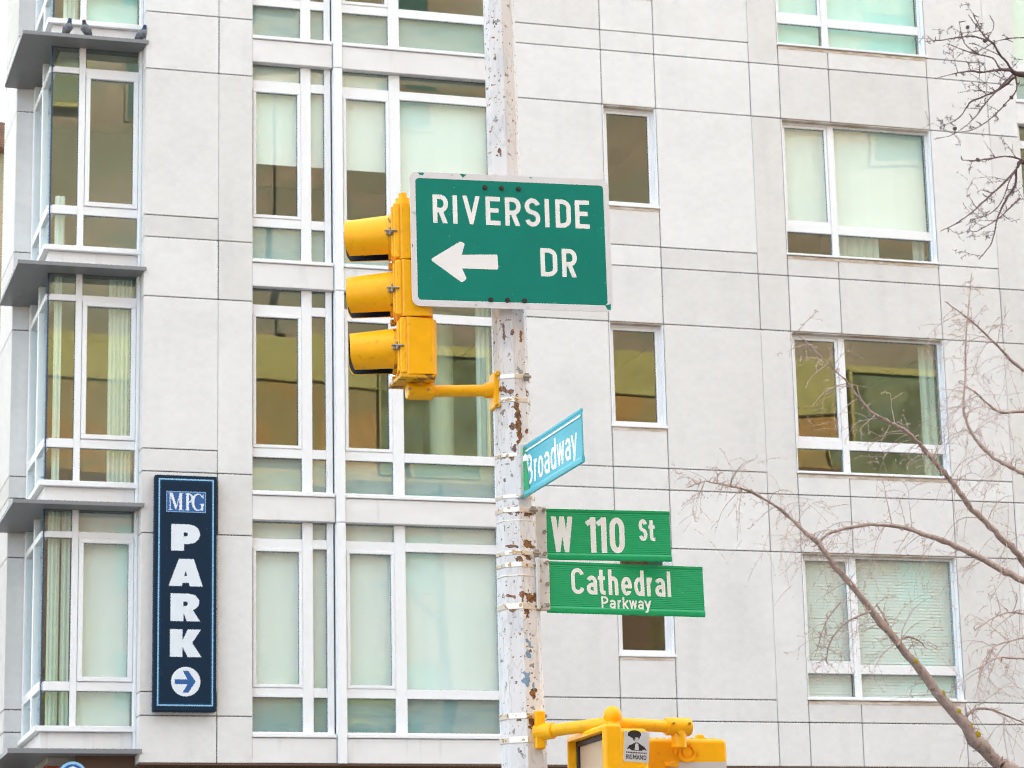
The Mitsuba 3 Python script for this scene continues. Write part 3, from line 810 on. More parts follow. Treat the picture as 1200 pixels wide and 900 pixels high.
def oct_shell(zr):
    """Stacked octagon rings closed at both ends: zr = (height, flat radius)."""
    V, F = [], []
    for z, r in zr:
        V += octagon(z, r)
    for i in range(len(zr) - 1):
        for k in range(8):
            a, b = i * 8 + k, i * 8 + (k + 1) % 8
            F += [(a, b, b + 8), (a, b + 8, a + 8)]
    for ring, flip in ((0, 1), (len(zr) - 1, 0)):
        V.append(np.mean(V[ring * 8:ring * 8 + 8], axis=0))
        for k in range(8):
            a, b = ring * 8 + k, ring * 8 + (k + 1) % 8
            F.append((len(V) - 1, b, a) if flip else (len(V) - 1, a, b))
    return trimesh.Trimesh(np.array(V), np.array(F), process=False)


put(P + '__shaft', oct_shell([(z, PR(z)) for z in np.arange(0.25, 7.01, .25)]), 'm_pole')
put(P + '__base', oct_shell([(0, .20), (.18, .20), (.22, .16), (.26, .15)]), 'm_pole')
put(P + '__cap', oct_shell([(7.0, .075), (7.04, .075), (7.08, .03)]), 'm_pole')
for z, h, g in ((4.398, .022, .005), (4.292, .022, .005), (4.04, .018, .004), (3.853, .018, .004), (3.793, .024, .005), (3.602, .022, .005), (3.548, .022, .005), (3.500, .007, .004), (3.365, .028, .005), (3.745, .006, .003), (2.886, .026, .006), (2.783, .028, .006)):
    k = put(P + '__band_clamp', oct_shell([(z - h / 2, PR(z) + g * .6), (z - h / 2 + .002, PR(z) + g), (z + h / 2 - .002, PR(z) + g), (z + h / 2, PR(z) + g * .6)]), 'm_band_steel')


def buckle(z, dx, dy):
    put(P + '__clamp_bolt', cat(rbox(dx - .011, dx + .011, dy - .013, dy + .006, z - .017, z + .017, .003), trimesh.creation.cylinder(.007, .035, sections=8, transform=trimesh.transformations.rotation_matrix(math.pi / 2, [0, 1, 0])).apply_translation([dx, dy - .012, z])), 'm_rustbolt', 30)


for z in (3.602, 3.548, 3.365, 2.886):
    buckle(z, POLE_XY(z) + .066, POLE_Y - PR(z) * .78)
buckle(4.398, POLE_XY(4.4) + .050, POLE_Y - .066)
buckle(3.793, POLE_XY(3.8) + .058, POLE_Y - .070)

# ================================================================== RIVERSIDE DIRECTION SIGN
S = 'direction_sign'
USED.add(S)
tag(S, 'large green RIVERSIDE DR sign with white border and left arrow, highest on the pole', 'sign')
M = frame_T([3.4015, -20.558, 5.0014], math.radians(-3.46), math.radians(-.5))
SW, SH = .921, .621
bolt_x = (-.117, -.040, .038)
k = put(S + '__plate', xf(flat(rrect(SW, SH, .036), -.004, .0), M), 'm_sign_white')
put(S + '__face', xf(flat(rrect(SW - .052, SH - .058, .016), .0003, .0012), M), 'm_sign_green')
ux = SW / 836.0
uy = SH / 553.0
leg = lambda ch, a, b: (ch, -SW / 2 + a * ux, -SW / 2 + b * ux)
put(S + '__lettering', xf(flat(text_shape([leg('R', 93, 157), leg('I', 176, 195), leg('V', 216, 290), leg('E', 313, 374), leg('R', 394, 460), leg('S', 477, 541), leg('I', 561, 580), leg('D', 606, 671), leg('E', 689, 750)],
                               118 * uy, .155, SH / 2 - 210 * uy), .0014, .0022), M), 'm_legend')
put(S + '__lettering', xf(flat(text_shape([leg('D', 536, 606), leg('R', 626, 690)], 117 * uy, .155, SH / 2 - 415 * uy), .0014, .0022), M), 'm_legend')
ar = Polygon([(77, 362), (203, 283), (222, 290), (208, 338), (357, 332), (358, 394), (208, 394), (226, 436), (206, 452)]).buffer(-7).buffer(7, 6)
ar = affinity.affine_transform(ar, [ux, 0, 0, -uy, -SW / 2, SH / 2])
put(S + '__arrow', xf(flat(ar, .0014, .0022), M), 'm_legend')
for i, x in enumerate(bolt_x):
    for sgn, dx in ((1, 0), (-1, .012)):
        b = trimesh.creation.cylinder(.0092, .010, sections=6).apply_translation([x + dx, sgn * (SH / 2 - .062 + (.024 if sgn < 0 else 0)), .006])
        b2 = trimesh.creation.cylinder(.0115, .003, sections=16).apply_translation([x + dx, sgn * (SH / 2 - .062 + (.024 if sgn < 0 else 0)), .0025])
        put(S + '__bolt', xf(cat(b, b2), M), 'm_bolt')
# chips of green sheeting showing on the white rim
chips = [[(35, 2), (62, 4), (56, 14), (42, 12)], [(208, 0), (238, 3), (222, 17)], [(500, 2), (512, 2), (508, 9)], [(802, 528), (826, 520), (826, 545), (812, 545)], [(4, 300), (9, 306), (5, 316)]]
for ch_ in chips:
    put(S + '__chip', xf(flat(affinity.affine_transform(Polygon(ch_), [ux, 0, 0, -uy, -SW / 2, SH / 2]), .0002, .0007), M), 'm_sign_green')
put(S + '__bracket', xf(cat(bx(-.14, .07, .23, .262, -.03, -.0045), bx(-.14, .07, -.262, -.23, -.03, -.0045)), M), 'm_alu')


# ================================================================== STREET-NAME BLADES
def blade(key, label, c, yaw, roll, w, h, mat, both=True):
    """An extruded blade: thick rolled edges above and below, a finely fluted face."""
    USED.add(key)
    tag(key, label, 'street sign')
    M = frame_T(c, yaw, roll)
    prof = [(h / 2, .0055), (h / 2 - .010, .0060), (h / 2 - .014, .0040)]
    n = 22
    for i in range(n * 2 + 1):
        y = (h / 2 - .016) + (-h + .046) * i / (2 * n)
        prof.append((y, .0022 + (.0013 if i % 2 else 0)))
    prof += [(-h / 2 + .023, .0068), (-h / 2 + .018, .0078), (-h / 2 + .008, .0074), (-h / 2, .0060)]
    pts = [(z, y) for y, z in prof] + [(-z, y) for y, z in prof[::-1]]
    poly = Polygon(pts).buffer(0)
    m = trimesh.creation.extrude_polygon(poly, w, engine='earcut')
    R = np.eye(4)
    R[:3, :3] = np.array([[0, 0, 1], [0, 1, 0], [1, 0, 0]]).T      # profile x -> out, extrusion -> right
    m.apply_transform(R)
    if m.volume < 0: m.invert()
    m.apply_translation([-w / 2, 0, 0])
    put(key + '__panel', xf(m, M), mat)
    return M


BL_H = .2286
k1 = 'street_sign'
M = blade(k1, 'green W 110 St blade, the shorter one right of the pole', [3.8655, -20.417, 3.7058], math.radians(-1.03), math.radians(-.45), .584, BL_H, 'm_street_green')
q = BL_H / 238
it = lambda ch, a, b: (ch, -.292 + a * q, -.292 + b * q)
put(k1 + '__lettering', xf(flat(unary_union([text_shape([it('W', 28, 128), it('1', 200, 242), it('1', 252, 294), it('0', 309, 382)], 168 * q, .155, BL_H / 2 - 203 * q),
                                        text_shape([it('S', 453, 494), it('t', 500, 535)], 103 * q, .16, BL_H / 2 - 143 * q)]), .0036, .0046), M), 'm_legend')
k2 = 'street_sign_001'
M = blade(k2, 'green Cathedral Parkway blade, the lower and longer one right of the pole', [3.948, -20.398, 3.4665], math.radians(9.8), math.radians(-1.2), .800, BL_H, 'm_street_green')
it = lambda ch, a, b: (ch, -.400 + a * q * 1.09, -.400 + b * q * 1.09)
put(k2 + '__lettering', xf(flat(unary_union([text_shape([it('C', 117, 178), it('a', 190, 240), it('t', 245, 283), it('h', 295, 342), it('e', 357, 409), it('d', 420, 469), it('r', 482, 512), it('a', 523, 572), it('l', 583, 602)], 120 * q, .155, BL_H / 2 - 148 * q),
                                        text_shape([it('P', 257, 290), it('a', 296, 325), it('r', 335, 354), it('k', 360, 389), it('w', 392, 430), it('a', 434, 462)], 55 * q, .16, BL_H / 2 - 210 * q)]), .0036, .0046), M), 'm_legend')
put(k2 + '__lettering', xf(flat(text_shape([it('y', 464, 498)], 55 * q, .16, BL_H / 2 - 210 * q), .0032, .0086), M), 'm_legend')
k3 = 'street_sign_002'
M = blade(k3, 'Broadway blade with its sky reflection painted blue, jutting from the pole towards the viewer', [3.4616, -20.873, 3.9632], math.radians(273.2), math.radians(-1.4), .735, BL_H, 'm_street_sky_sheen')
it = lambda ch, a, b: (ch, -.3675 + a, -.3675 + b)
put(k3 + '__lettering', xf(flat(text_shape([it('B', .075, .142), it('r', .163, .203), it('o', .212, .276), it('a', .290, .352), it('d', .366, .432), it('w', .442, .530), it('a', .540, .602), it('y', .610, .682)], .134, .13, -.072), .0036, .0046), M), 'm_legend')
put(k3 + '__rim_strip', xf(cat(flat(sbox(-.33, .080, .3665, .088), .0062, .0069)), M), 'm_legend')
put(k3 + '__end_reflection', xf(flat(Polygon([(-.3668, -.112), (-.255, -.112), (-.265, -.08), (-.285, .02), (-.300, .10), (-.34, .111), (-.3668, .111)]), .0064, .0070), M), 'm_street_green')  # painted reflection: green left where the face mirrors the pole
put(k3 + '__end_reflection', xf(flat(Polygon([(-.355, .06), (-.30, .075), (-.27, .058), (-.255, .03), (-.29, .04), (-.325, .045)]), .0074, .0078), M), 'm_legend')  # painted white reflection of a pole strap
# brackets
for k, (x0, x1, y0, y1, z0, z1) in ((k1, (3.488, 3.572, -20.435, -20.400, 3.590, 3.826)), (k2, (3.492, 3.562, -20.490, -20.455, 3.352, 3.580))):
    put(k + '__bracket', cat(bx(x0, x1, y0, y1, z0, z1, .004), bx(x0 + .004, x0 + .02, y0 - .02, y0, z0, z1, .003)), 'm_alu')
    for z in (z0 + .02, (z0 + z1) / 2, z1 - .02):
        put(k + '__bolt', trimesh.creation.cylinder(.0085, .02, sections=8, transform=trimesh.transformations.rotation_matrix(math.pi / 2, [1, 0, 0])).apply_translation([x1 - .014, y0 - .006, z]), 'm_rustbolt')
put(k3 + '__bracket', cat(bx(3.420, 3.466, -20.542, -20.500, 3.845, 4.085, .004)), 'm_alu')
for z in (3.87, 3.96, 4.06):
    put(k3 + '__bolt', trimesh.creation.cylinder(.007, .012, sections=8, transform=trimesh.transformations.rotation_matrix(math.pi / 2, [1, 0, 0])).apply_translation([3.442, -20.563, z]), 'm_rustbolt')

# ================================================================== THE YELLOW TRAFFIC SIGNAL
G = 'traffic_signal'
USED.add(G)
tag(G, 'yellow three-lamp traffic signal with tunnel visors, left of the direction sign', 'traffic signal')


def visor_shell(L, r0, r1, a0, a1, th, tilt, n=26, rows=6, sweep=.028):
    """A tunnel open below, its lower front corners cut back; along +x from x = 0."""
    V, F = [], []
    angs = np.linspace(math.radians(a0), math.radians(a1), n)
    for off in (0, -th):
        for i in range(rows + 1):
            s = i / rows
            for a in angs:
                low = max(0, -math.sin(a) - .15)
                x = (L - sweep * 1.5 * low ** 2) * s
                r = r0 + (r1 - r0) * s + off
                V.append((x, r * math.cos(a), r * math.sin(a) - tilt * x))
    base = (rows + 1) * n
    for i in range(rows):
        for k in range(n - 1):
            a = i * n + k
            F += [(a, a + n + 1, a + 1), (a, a + n, a + n + 1)]
            b = base + a
            F += [(b, b + 1, b + n + 1), (b, b + n + 1, b + n)]
    for i in range(rows):
        for k, fl in ((0, 0), (n - 1, 1)):
            a, b = i * n + k, base + i * n + k
            F += [(a, b, b + n), (a, b + n, a + n)] if not fl else [(a, b + n, b), (a, a + n, b + n)]
    for i, fl in ((0, 0), (rows, 1)):
        for k in range(n - 1):
            a, b = i * n + k, base + i * n + k
            F += [(a, a + 1, b + 1), (a, b + 1, b)] if not fl else [(a, b + 1, a + 1), (a, b, b + 1)]
    return trimesh.Trimesh(np.array(V), np.array(F), process=False)


def face_T(c, yaw):
    """Local x = the way the lamp faces."""
    M = np.eye(4)
    M[:3, 0] = [-math.cos(yaw), math.sin(yaw), 0]
    M[:3, 1] = np.cross([0, 0, 1], M[:3, 0])
    M[:3, 3] = c
    return M


HS = .2635
for i, (z, yaw, lens, x0) in enumerate(((5.040, 15, 'm_red_lens', 2.922), (4.777, 15, 'm_amber_lens', 2.928), (4.514, 11, 'm_green_lens', 2.938))):
    M = face_T([x0, -20.38, z], math.radians(yaw))
    h = HS / 2 - .002
    C = newkey(G + '__lamp_section')
    # body: bevelled box narrowing backwards
    pts = []
    for (x, w, t) in ((-.006, .118, h), (-.020, .122, h), (-.125, .105, h - .004), (-.145, .080, h - .008)):
        pts += [(x, s * w, u * t) for s in (-1, 1) for u in (-1, 1)] + [(x, s * (w - .012), u * t) for s in (-1, 1) for u in (-1, 1)]
    put(C + '__body', xf(trimesh.convex.convex_hull(np.array(pts)), M), 'm_yellow')
    door = rbox(-.010, .020, -.128, .128, -h + .002, h - .002, .008)
    put(C + '__door', xf(cat(door, rbox(.016, .030, -.112, .112, -h + .014, h - .014, .006)), M), 'm_yellow')
    rim = trimesh.creation.annulus(.090, .104, .016, sections=36, transform=trimesh.transformations.rotation_matrix(math.pi / 2, [0, 1, 0])).apply_translation([.036, 0, 0])
    put(C + '__lens_rim', xf(rim, M), 'm_yellow_dirty', 40)
    ball = trimesh.creation.icosphere(3, .100)
    ball.apply_scale([.26, 1, 1])
    ball = trimesh.intersections.slice_mesh_plane(ball, [1, 0, 0], [0, 0, 0])
    ball.apply_translation([.030, 0, 0])
    put(C + '__lens', xf(ball, M), lens, True)
    vis = visor_shell(.205, .1035, .094, -60, 240, .0022, .075).apply_translation([.034, 0, 0])
    put(C + '__visor', xf(vis, M), 'm_yellow', 40)
    inn = visor_shell(.2005, .1005, .091, -59, 239, .0012, .075).apply_translation([.0355, 0, 0])
    put(C + '__visor_lining', xf(inn, M), 'm_black', 40)
    for s in (-1, 1):
        ear = cat(rbox(.012, .052, s * .110 - .008, s * .110 + .008, -.018, .006, .003), trimesh.creation.cylinder(.007, .036, sections=8, transform=trimesh.transformations.rotation_matrix(math.pi / 2, [1, 0, 0])).apply_translation([.030, s * .118, -.004]),
                  tube([(.002, s * .135, -.004), (.058, s * .135, -.004)], .0045, 6), tube([(.034, s * .133, -.02), (.034, s * .133, .012)], .005, 6))
        put(C + '__wing_nut', xf(ear, M), 'm_rustbolt')
    hinge = cat(*[rbox(.0, .026, -.136, -.122, t - .018, t + .018, .004) for t in (-.085, .085)], rbox(.022, .046, -.09, -.05, -h + .004, -h + .03, .006))
    put(C + '__hinge', xf(hinge, M), 'm_yellow_dirty')
ux0 = 2.985
put(G + '__top_cap', cat(trimesh.creation.cylinder(.034, .05, sections=20).apply_translation([ux0 - .045, -20.405, 5.19]), trimesh.creation.cylinder(.02, .03, sections=6).apply_translation([ux0 - .045, -20.405, 5.227])), 'm_yellow', 40)
put(G + '__bottom_plate', rbox(2.895, 3.055, -20.50, -20.27, 4.367, 4.388, .006), 'm_yellow_dirty')
ya = -20.385
put(G + '__elbow', cat(tube([(2.952, ya, 4.334), (2.959, ya, 4.334), (3.066, ya, 4.338), (3.071, ya, 4.338)], [.034, .0405, .0405, .036], 20), trimesh.creation.cylinder(.036, .06, sections=20).apply_translation([3.012, ya, 4.360])), 'm_yellow', 40)
put(G + '__arm', tube([(3.06, ya, 4.338), (3.33, -20.40, 4.350)], .0265, 18), 'm_yellow', 40)
put(G + '__pole_flange', cat(tube([(3.305, -20.40, 4.349), (3.312, -20.40, 4.349), (3.355, -20.405, 4.351)], [.033, .035, .035], 18), rbox(3.338, 3.366, -20.452, -20.365, 4.262, 4.425, .006)), 'm_yellow', 40)
for z in (4.27, 4.415):
    put(G + '__bolt', trimesh.creation.cylinder(.011, .03, sections=6, transform=trimesh.transformations.rotation_matrix(math.pi / 2, [1, 0, 0])).apply_translation([3.350, -20.455, z]), 'm_yellow_dirty')
for x in (2.955, 3.04):
    put(G + '__bolt', trimesh.creation.cylinder(.006, .02, sections=6, transform=trimesh.transformations.rotation_matrix(math.pi / 2, [1, 0, 0])).apply_translation([x, ya - .036, 4.335]), 'm_rustbolt')

# ================================================================== PEDESTRIAN SIGNALS ON THEIR ARM
A = 'signal_arm'
USED.add(A)
tag(A, 'yellow jointed pipe arm with a ball joint, low on the right of the pole', 'signal arm')
put(A + '__pipe', tube([(3.50, -20.52, 2.815), (3.725, -20.79, 2.828)], .0265, 18), 'm_yellow', 40)
put(A + '__pipe', tube([(3.72, -20.785, 2.826), (4.03, -20.71, 2.822)], .0265, 18), 'm_yellow', 40)
put(A + '__pole_flange', cat(tube([(3.480, -20.50, 2.814), (3.537, -20.565, 2.817)], .036, 18), rbox(3.468, 3.512, -20.535, -20.465, 2.742, 2.905, .006)), 'm_yellow', 40)
put(A + '__ball_joint', cat(trimesh.creation.icosphere(3, .040).apply_translation([3.729, -20.795, 2.858]), trimesh.creation.cylinder(.030, .07, sections=18).apply_translation([3.729, -20.795, 2.796])), 'm_yellow', 40)
put(A + '__tee_joint', cat(tube([(3.995, -20.717, 2.823), (4.003, -20.716, 2.823), (4.108, -20.70, 2.822), (4.116, -20.70, 2.822)], [.034, .039, .039, .034], 20), trimesh.creation.cylinder(.033, .09, sections=20).apply_translation([4.058, -20.708, 2.778])), 'm_yellow', 40)
for x, y, z in ((4.02, -20.752, 2.832), (4.095, -20.742, 2.832), (3.700, -20.80, 2.820), (4.045, -20.744, 2.79)):
    put(A + '__bolt', trimesh.creation.cylinder(.006, .02, sections=6, transform=trimesh.transformations.rotation_matrix(math.pi / 2, [1, 0, 0])).apply_translation([x, y, z]), 'm_yellow_dirty')

D = 'pedestrian_signal'
USED.add(D)
tag(D, 'yellow pedestrian signal with a square sticker on its side, open face turned left', 'pedestrian signal')
x0, x1, y0, y1, zb, zt = 3.648, 3.828, -20.965, -20.460, 2.34, 2.795
body = m3.Manifold.batch_hull([m3.Manifold.sphere(.022, 16).translate((x, y, z)) for x in (x0 + .06, x1 - .022) for y in (y0 + .022, y1 - .022) for z in (zb + .022, zt - .030)])
put(D + '__body', man2tri(body), 'm_yellow', 40)
s = m3.Manifold.sphere(.018, 14)
outer = m3.Manifold.batch_hull([s.translate((x, y, z)) for x in (x0 - .002, x0 + .045) for y in (y0 + .012, y1 - .012) for z in (zb + .012, zt - .008)])
hole = m3.Manifold.cube((.16, (y1 - y0) - .036, (zt - zb) - .036)).translate((x0 - .095, y0 + .018, zb + .018))
put(D + '__face_frame', man2tri(outer - hole), 'm_yellow', 40)
for ya_ in (y0 + .013, y1 - .020):
    put(D + '__rim', bx(x0 - .019, x0 - .004, ya_, ya_ + .007, zb + .02, zt - .02, .002), 'm_yellow')
fy0, fy1, fz0, fz1 = y0 + .0185, y1 - .0185, zb + .0185, zt - .0185
put(D + '__gasket', cat(bx(x0 + .018, x0 + .030, fy0, fy1, fz1 - .022, fz1, .002), bx(x0 + .018, x0 + .030, fy0, fy1, fz0, fz0 + .022, .002), bx(x0 + .018, x0 + .030, fy0, fy0 + .02, fz0 + .022, fz1 - .022, .002), bx(x0 + .018, x0 + .030, fy1 - .02, fy1, fz0 + .022, fz1 - .022, .002)), 'm_black')
put(D + '__screen', bx(x0 + .030, x0 + .042, fy0, fy1, fz0, fz1, .002), 'm_tan')
put(D + '__top_boss', trimesh.creation.cylinder(.042, .024, sections=24).apply_translation([3.729, -20.79, zt - .004]), 'm_yellow', 40)
# the sticker: a crouching figure in a broad hat over two lines of print
M = frame_T([3.772, y0 - .0012, 2.708], 0, math.radians(3))
k = put(D + '__sticker', xf(flat(sbox(-.056, -.064, .056, .064), 0, .0007), M), 'm_sticker')
labels[k] = {'label': 'square white sticker with a black figure and the word REMAND'}
fig = unary_union([Point(0, 0).buffer(.0155, 12).intersection(sbox(-.03, -.03, .03, .03)).buffer(0), affinity.scale(Point(-.006, .014).buffer(.021, 12), 1.35, .8), sbox(-.036, .004, -.020, .020)])
fig = affinity.translate(fig, -.003, .038)
face = affinity.translate(affinity.scale(Point(0, 0).buffer(.0105, 12), .85, 1), .000, .030)
shoulder = Polygon([(-.043, -.012), (-.034, .004), (-.018, .011), (-.006, .018), (.006, .018), (.018, .010), (.034, .002), (.046, -.014), (.030, -.010), (.022, -.016), (-.022, -.016), (-.030, -.009)])
shirt = Polygon([(-.006, .014), (.007, .014), (.011, -.013), (-.008, -.013)])
eyes = unary_union([Point(-.0045, .0325).buffer(.002), Point(.0045, .0325).buffer(.002), sbox(-.003, .0235, .004, .025)])
small = unary_union([sbox(-.046 + .0072 * i, -.0275, -.0415 + .0072 * i + (.0012 if i % 3 else 0), -.022) for i in range(13)])
put(D + '__sticker_print', xf(cat(flat(unary_union([fig.difference(face), shoulder.difference(shirt), eyes]), .0009, .0012), flat(small, .0009, .0012)), M), 'm_ink')


def remand():
    w, h, t = .0128, .0195, .0034
    out = []
    for i, ch in enumerate('REMAND'):
        x = -.046 + i * .0156
        S_ = lambda pts: LineString([(x + a * w, -.053 + b * h) for a, b in pts]).buffer(t / 2, cap_style=2, join_style=2)
        if ch == 'R': g = [S_([(.15, 0), (.15, .9), (.8, .9), (.8, .5), (.15, .5)]), S_([(.45, .5), (.9, 0)])]
        if ch == 'E': g = [S_([(1, .1), (.15, .1), (.15, .9), (1, .9)]), S_([(.15, .5), (.85, .5)])]
        if ch == 'M': g = [S_([(.12, 0), (.12, .95), (.55, .35), (1.0, .95), (1.0, 0)])]
        if ch == 'A': g = [S_([(.02, 0), (.5, .95), (.98, 0)]), S_([(.25, .3), (.75, .3)])]
        if ch == 'N': g = [S_([(.12, 0), (.12, .9), (.9, .1), (.9, 1)])]
        if ch == 'D': g = [S_([(.15, .1), (.15, .9), (.6, .9), (.9, .65), (.9, .35), (.6, .1), (.15, .1)])]
        out += g
    return unary_union(out)


put(D + '__sticker_print', xf(flat(remand(), .0009, .0012), M), 'm_ink')

E_ = 'pedestrian_signal_001'
USED.add(E_)
tag(E_, 'yellow pedestrian signal seen from its back, with a round boss and white label', 'pedestrian signal')
X0, X1, Y0, Y1, ZB, ZT2 = 3.855, 4.302, -20.655, -20.47, 2.31, 2.780
body = m3.Manifold.batch_hull([m3.Manifold.sphere(.024, 16).translate((x, y, z)) for x in (X0 + .024, X1 - .024) for y in (Y0 + .024, Y1 - .024) for z in (ZB + .024, ZT2 - .024)])
put(E_ + '__body', man2tri(body), 'm_yellow', 40)
put(E_ + '__top_rib', cat(*[rbox(X0 + .06 + .032 * i, X0 + .072 + .032 * i, Y0 + .015, Y1 - .01, ZT2 - .012, ZT2 + .004, .004) for i in range(11)], rbox(X0 + .32, X0 + .36, Y0 + .04, Y0 + .08, ZT2 - .01, ZT2 + .022, .01)), 'm_yellow')
cx, cz = 4.110, 2.718
ring = trimesh.creation.annulus(.030, .043, .016, sections=30, transform=trimesh.transformations.rotation_matrix(math.pi / 2, [1, 0, 0])).apply_translation([cx, Y0 - .004, cz])
arch = flat(Polygon(arc(0, 0, .056, .056, 180, 0, 20) + arc(0, 0, .047, .047, 0, 180, 20)), 0, .008)
put(E_ + '__boss', cat(ring, trimesh.creation.cylinder(.021, .014, sections=24, transform=trimesh.transformations.rotation_matrix(math.pi / 2, [1, 0, 0])).apply_translation([cx, Y0 - .002, cz]), xf(arch, frame_T([cx, Y0 - .001, cz - .012], 0))), 'm_yellow', 40)
put(E_ + '__label_plate', xf(flat(rrect(.262, .15, .006), 0, .0012), frame_T([4.162, Y0 - .0015, 2.602], 0, math.radians(-.6))), 'm_sticker')
put(E_ + '__latch', cat(rbox(4.005, 4.055, Y0 - .014, Y0 - .003, 2.655, 2.672, .004), trimesh.creation.cylinder(.012, .016, sections=14, transform=trimesh.transformations.rotation_matrix(math.pi / 2, [1, 0, 0])).apply_translation([4.055, Y0 - .008, 2.664])), 'm_yellow', 40)

# ================================================================== THE PARK SIGN ON THE LEFT PIER
K = 'parking_sign'
USED.add(K)
tag(K, 'tall dark blue PARK sign with a round white arrow, on the left stone pier', 'sign')
SX0, SX1, SZ0, SZ1, SY = 5.136, 5.886, 5.246, 8.082, -.135
M = np.eye(4)
M[:3, :3] = np.array([[1, 0, 0], [0, 0, -1], [0, 1, 0]], float)
M[:3, 3] = [SX0, SY, SZ1]                       # local: x right, y up, z out of the sign; origin at its upper left corner
U_ = .75 / 443
put(K + '__box', rbox(SX0, SX1, SY, -.006, SZ0, SZ1, .012), 'm_park_navy')
w, h = .75, SZ1 - SZ0
loc = lambda pts: Polygon([(a * U_, -b * U_) for a, b in pts])
inner = sbox(25 * U_, -h + 37 * U_, w - 24 * U_, -26 * U_)
put(K + '__border_line', xf(flat(inner.difference(inner.buffer(-9 * U_, join_style=2)), .0006, .0014), M), 'm_park_line')
put(K + '__border_glow', xf(flat(inner.buffer(-9 * U_, join_style=2).difference(inner.buffer(-19 * U_, join_style=2)), .0004, .0008), M), 'm_park_deep')
bxp = sbox(80 * U_, -266 * U_, 362 * U_, -117 * U_)
put(K + '__emblem', xf(flat(bxp, .0006, .0014), M), 'm_park_blue')
put(K + '__emblem_line', xf(flat(bxp.difference(bxp.buffer(-4 * U_, join_style=2)), .0016, .0022), M), 'm_park_line')


def st(pts, wd): return LineString([(a * U_, -b * U_) for a, b in pts]).buffer(wd * U_ / 2, cap_style=2, join_style=2)


def mpg():
    g = [st([(107, 132), (107, 250)], 6), st([(97, 131), (121, 131)], 5), st([(96, 250), (122, 250)], 5), loc([(103, 129), (124, 129), (153, 222), (146, 249)]), st([(148, 246), (178, 131)], 6),
         st([(182, 132), (182, 250)], 19), st([(172, 131), (200, 131)], 5), st([(167, 250), (202, 250)], 5),
         st([(231, 132), (231, 250)], 19), st([(215, 131), (244, 131)], 5), st([(216, 250), (247, 250)], 5)]
    bowl = Polygon(arc(238 * U_, -163 * U_, 34 * U_, 33 * U_, 90, -90)).difference(Polygon(arc(238 * U_, -163 * U_, 19 * U_, 26 * U_, 90, -90)))
    o = affinity.scale(Point(0, 0).buffer(1, 24), 45 * U_, 62 * U_, origin=(0, 0)).difference(affinity.translate(affinity.scale(Point(0, 0).buffer(1, 24), 30 * U_, 55 * U_, origin=(0, 0)), 4 * U_, 0))
    o = affinity.translate(o, 305 * U_, -191 * U_).difference(sbox(316 * U_, -200 * U_, 360 * U_, -155 * U_))
    g += [bowl, o, st([(342, 135), (342, 165)], 5), st([(336, 205), (336, 250)], 15), st([(318, 205), (349, 205)], 5)]
    return unary_union(g).intersection(sbox(86 * U_, -260 * U_, 356 * U_, -123 * U_))


put(K + '__emblem_letters', xf(flat(mpg(), .0016, .0026), M), 'm_park_white')
Pl = Polygon([(0, 0), (120, 0), (165, 8), (195, 32), (207, 70), (195, 106), (165, 132), (120, 141), (92, 141), (92, 190), (0, 190)]).buffer(-3).buffer(3, 6).difference(Polygon([(89, 58), (108, 58), (119, 66), (119, 78), (108, 86), (89, 86)]))
Al = Polygon([(72, 0), (178, 0), (242, 194), (150, 194), (144, 170), (100, 170), (94, 194), (0, 194)]).difference(Polygon([(121, 84), (132, 122), (110, 122)]))
Rl = Polygon([(0, 0), (125, 0), (175, 10), (203, 45), (200, 82), (180, 104), (158, 116), (210, 195), (116, 195), (92, 136), (92, 195), (0, 195)]).difference(Polygon([(90, 56), (110, 56), (122, 64), (122, 78), (110, 88), (90, 88)]))
Kl = Polygon([(0, 0), (88, 0), (88, 78), (125, 0), (218, 0), (156, 94), (223, 194), (125, 194), (88, 122), (88, 194), (0, 194)])
for g, ox, oy in ((Pl, 116, 353), (Al, 100, 601), (Rl, 115, 848), (Kl, 113, 1101)):
    put(K + '__letter', xf(flat(affinity.affine_transform(g, [U_, 0, 0, -U_, ox * U_, -oy * U_]), .0006, .0022), M), 'm_park_white')
disc = Point(226 * U_, -1468 * U_).buffer(103 * U_, 32)
put(K + '__arrow_disc', xf(flat(disc, .0006, .0022), M), 'm_park_white')
put(K + '__arrow', xf(flat(loc([(148, 1452), (238, 1452), (204, 1392), (244, 1392), (296, 1468), (244, 1545), (204, 1545), (238, 1486), (148, 1486)]), .0024, .0036), M), 'm_park_blue')

R_ = 'round_sign'
USED.add(R_)
tag(R_, 'round blue sign with a pale rim cut off by the bottom edge at the left', 'sign')
M = np.eye(4)
M[:3, :3] = np.array([[1, 0, 0], [0, 0, -1], [0, 1, 0]], float)
M[:3, 3] = [4.178, -.33, 4.462]
put(R_ + '__disc', xf(flat(Point(0, 0).buffer(.168, 40), -.06, 0), M), 'm_park_line')
put(R_ + '__face', xf(flat(Point(0, 0).buffer(.138, 40), .0005, .002), M), 'm_park_blue')
put(R_ + '__arrow', xf(flat(Polygon([(-.07, .085), (.0, .115), (.07, .085), (.05, -.10), (-.05, -.10)]), .0022, .003), M), 'm_park_white')
put(R_ + '__bracket', bx(4.16, 4.20, -.27, .24, 4.40, 4.44, .004), 'm_shop')


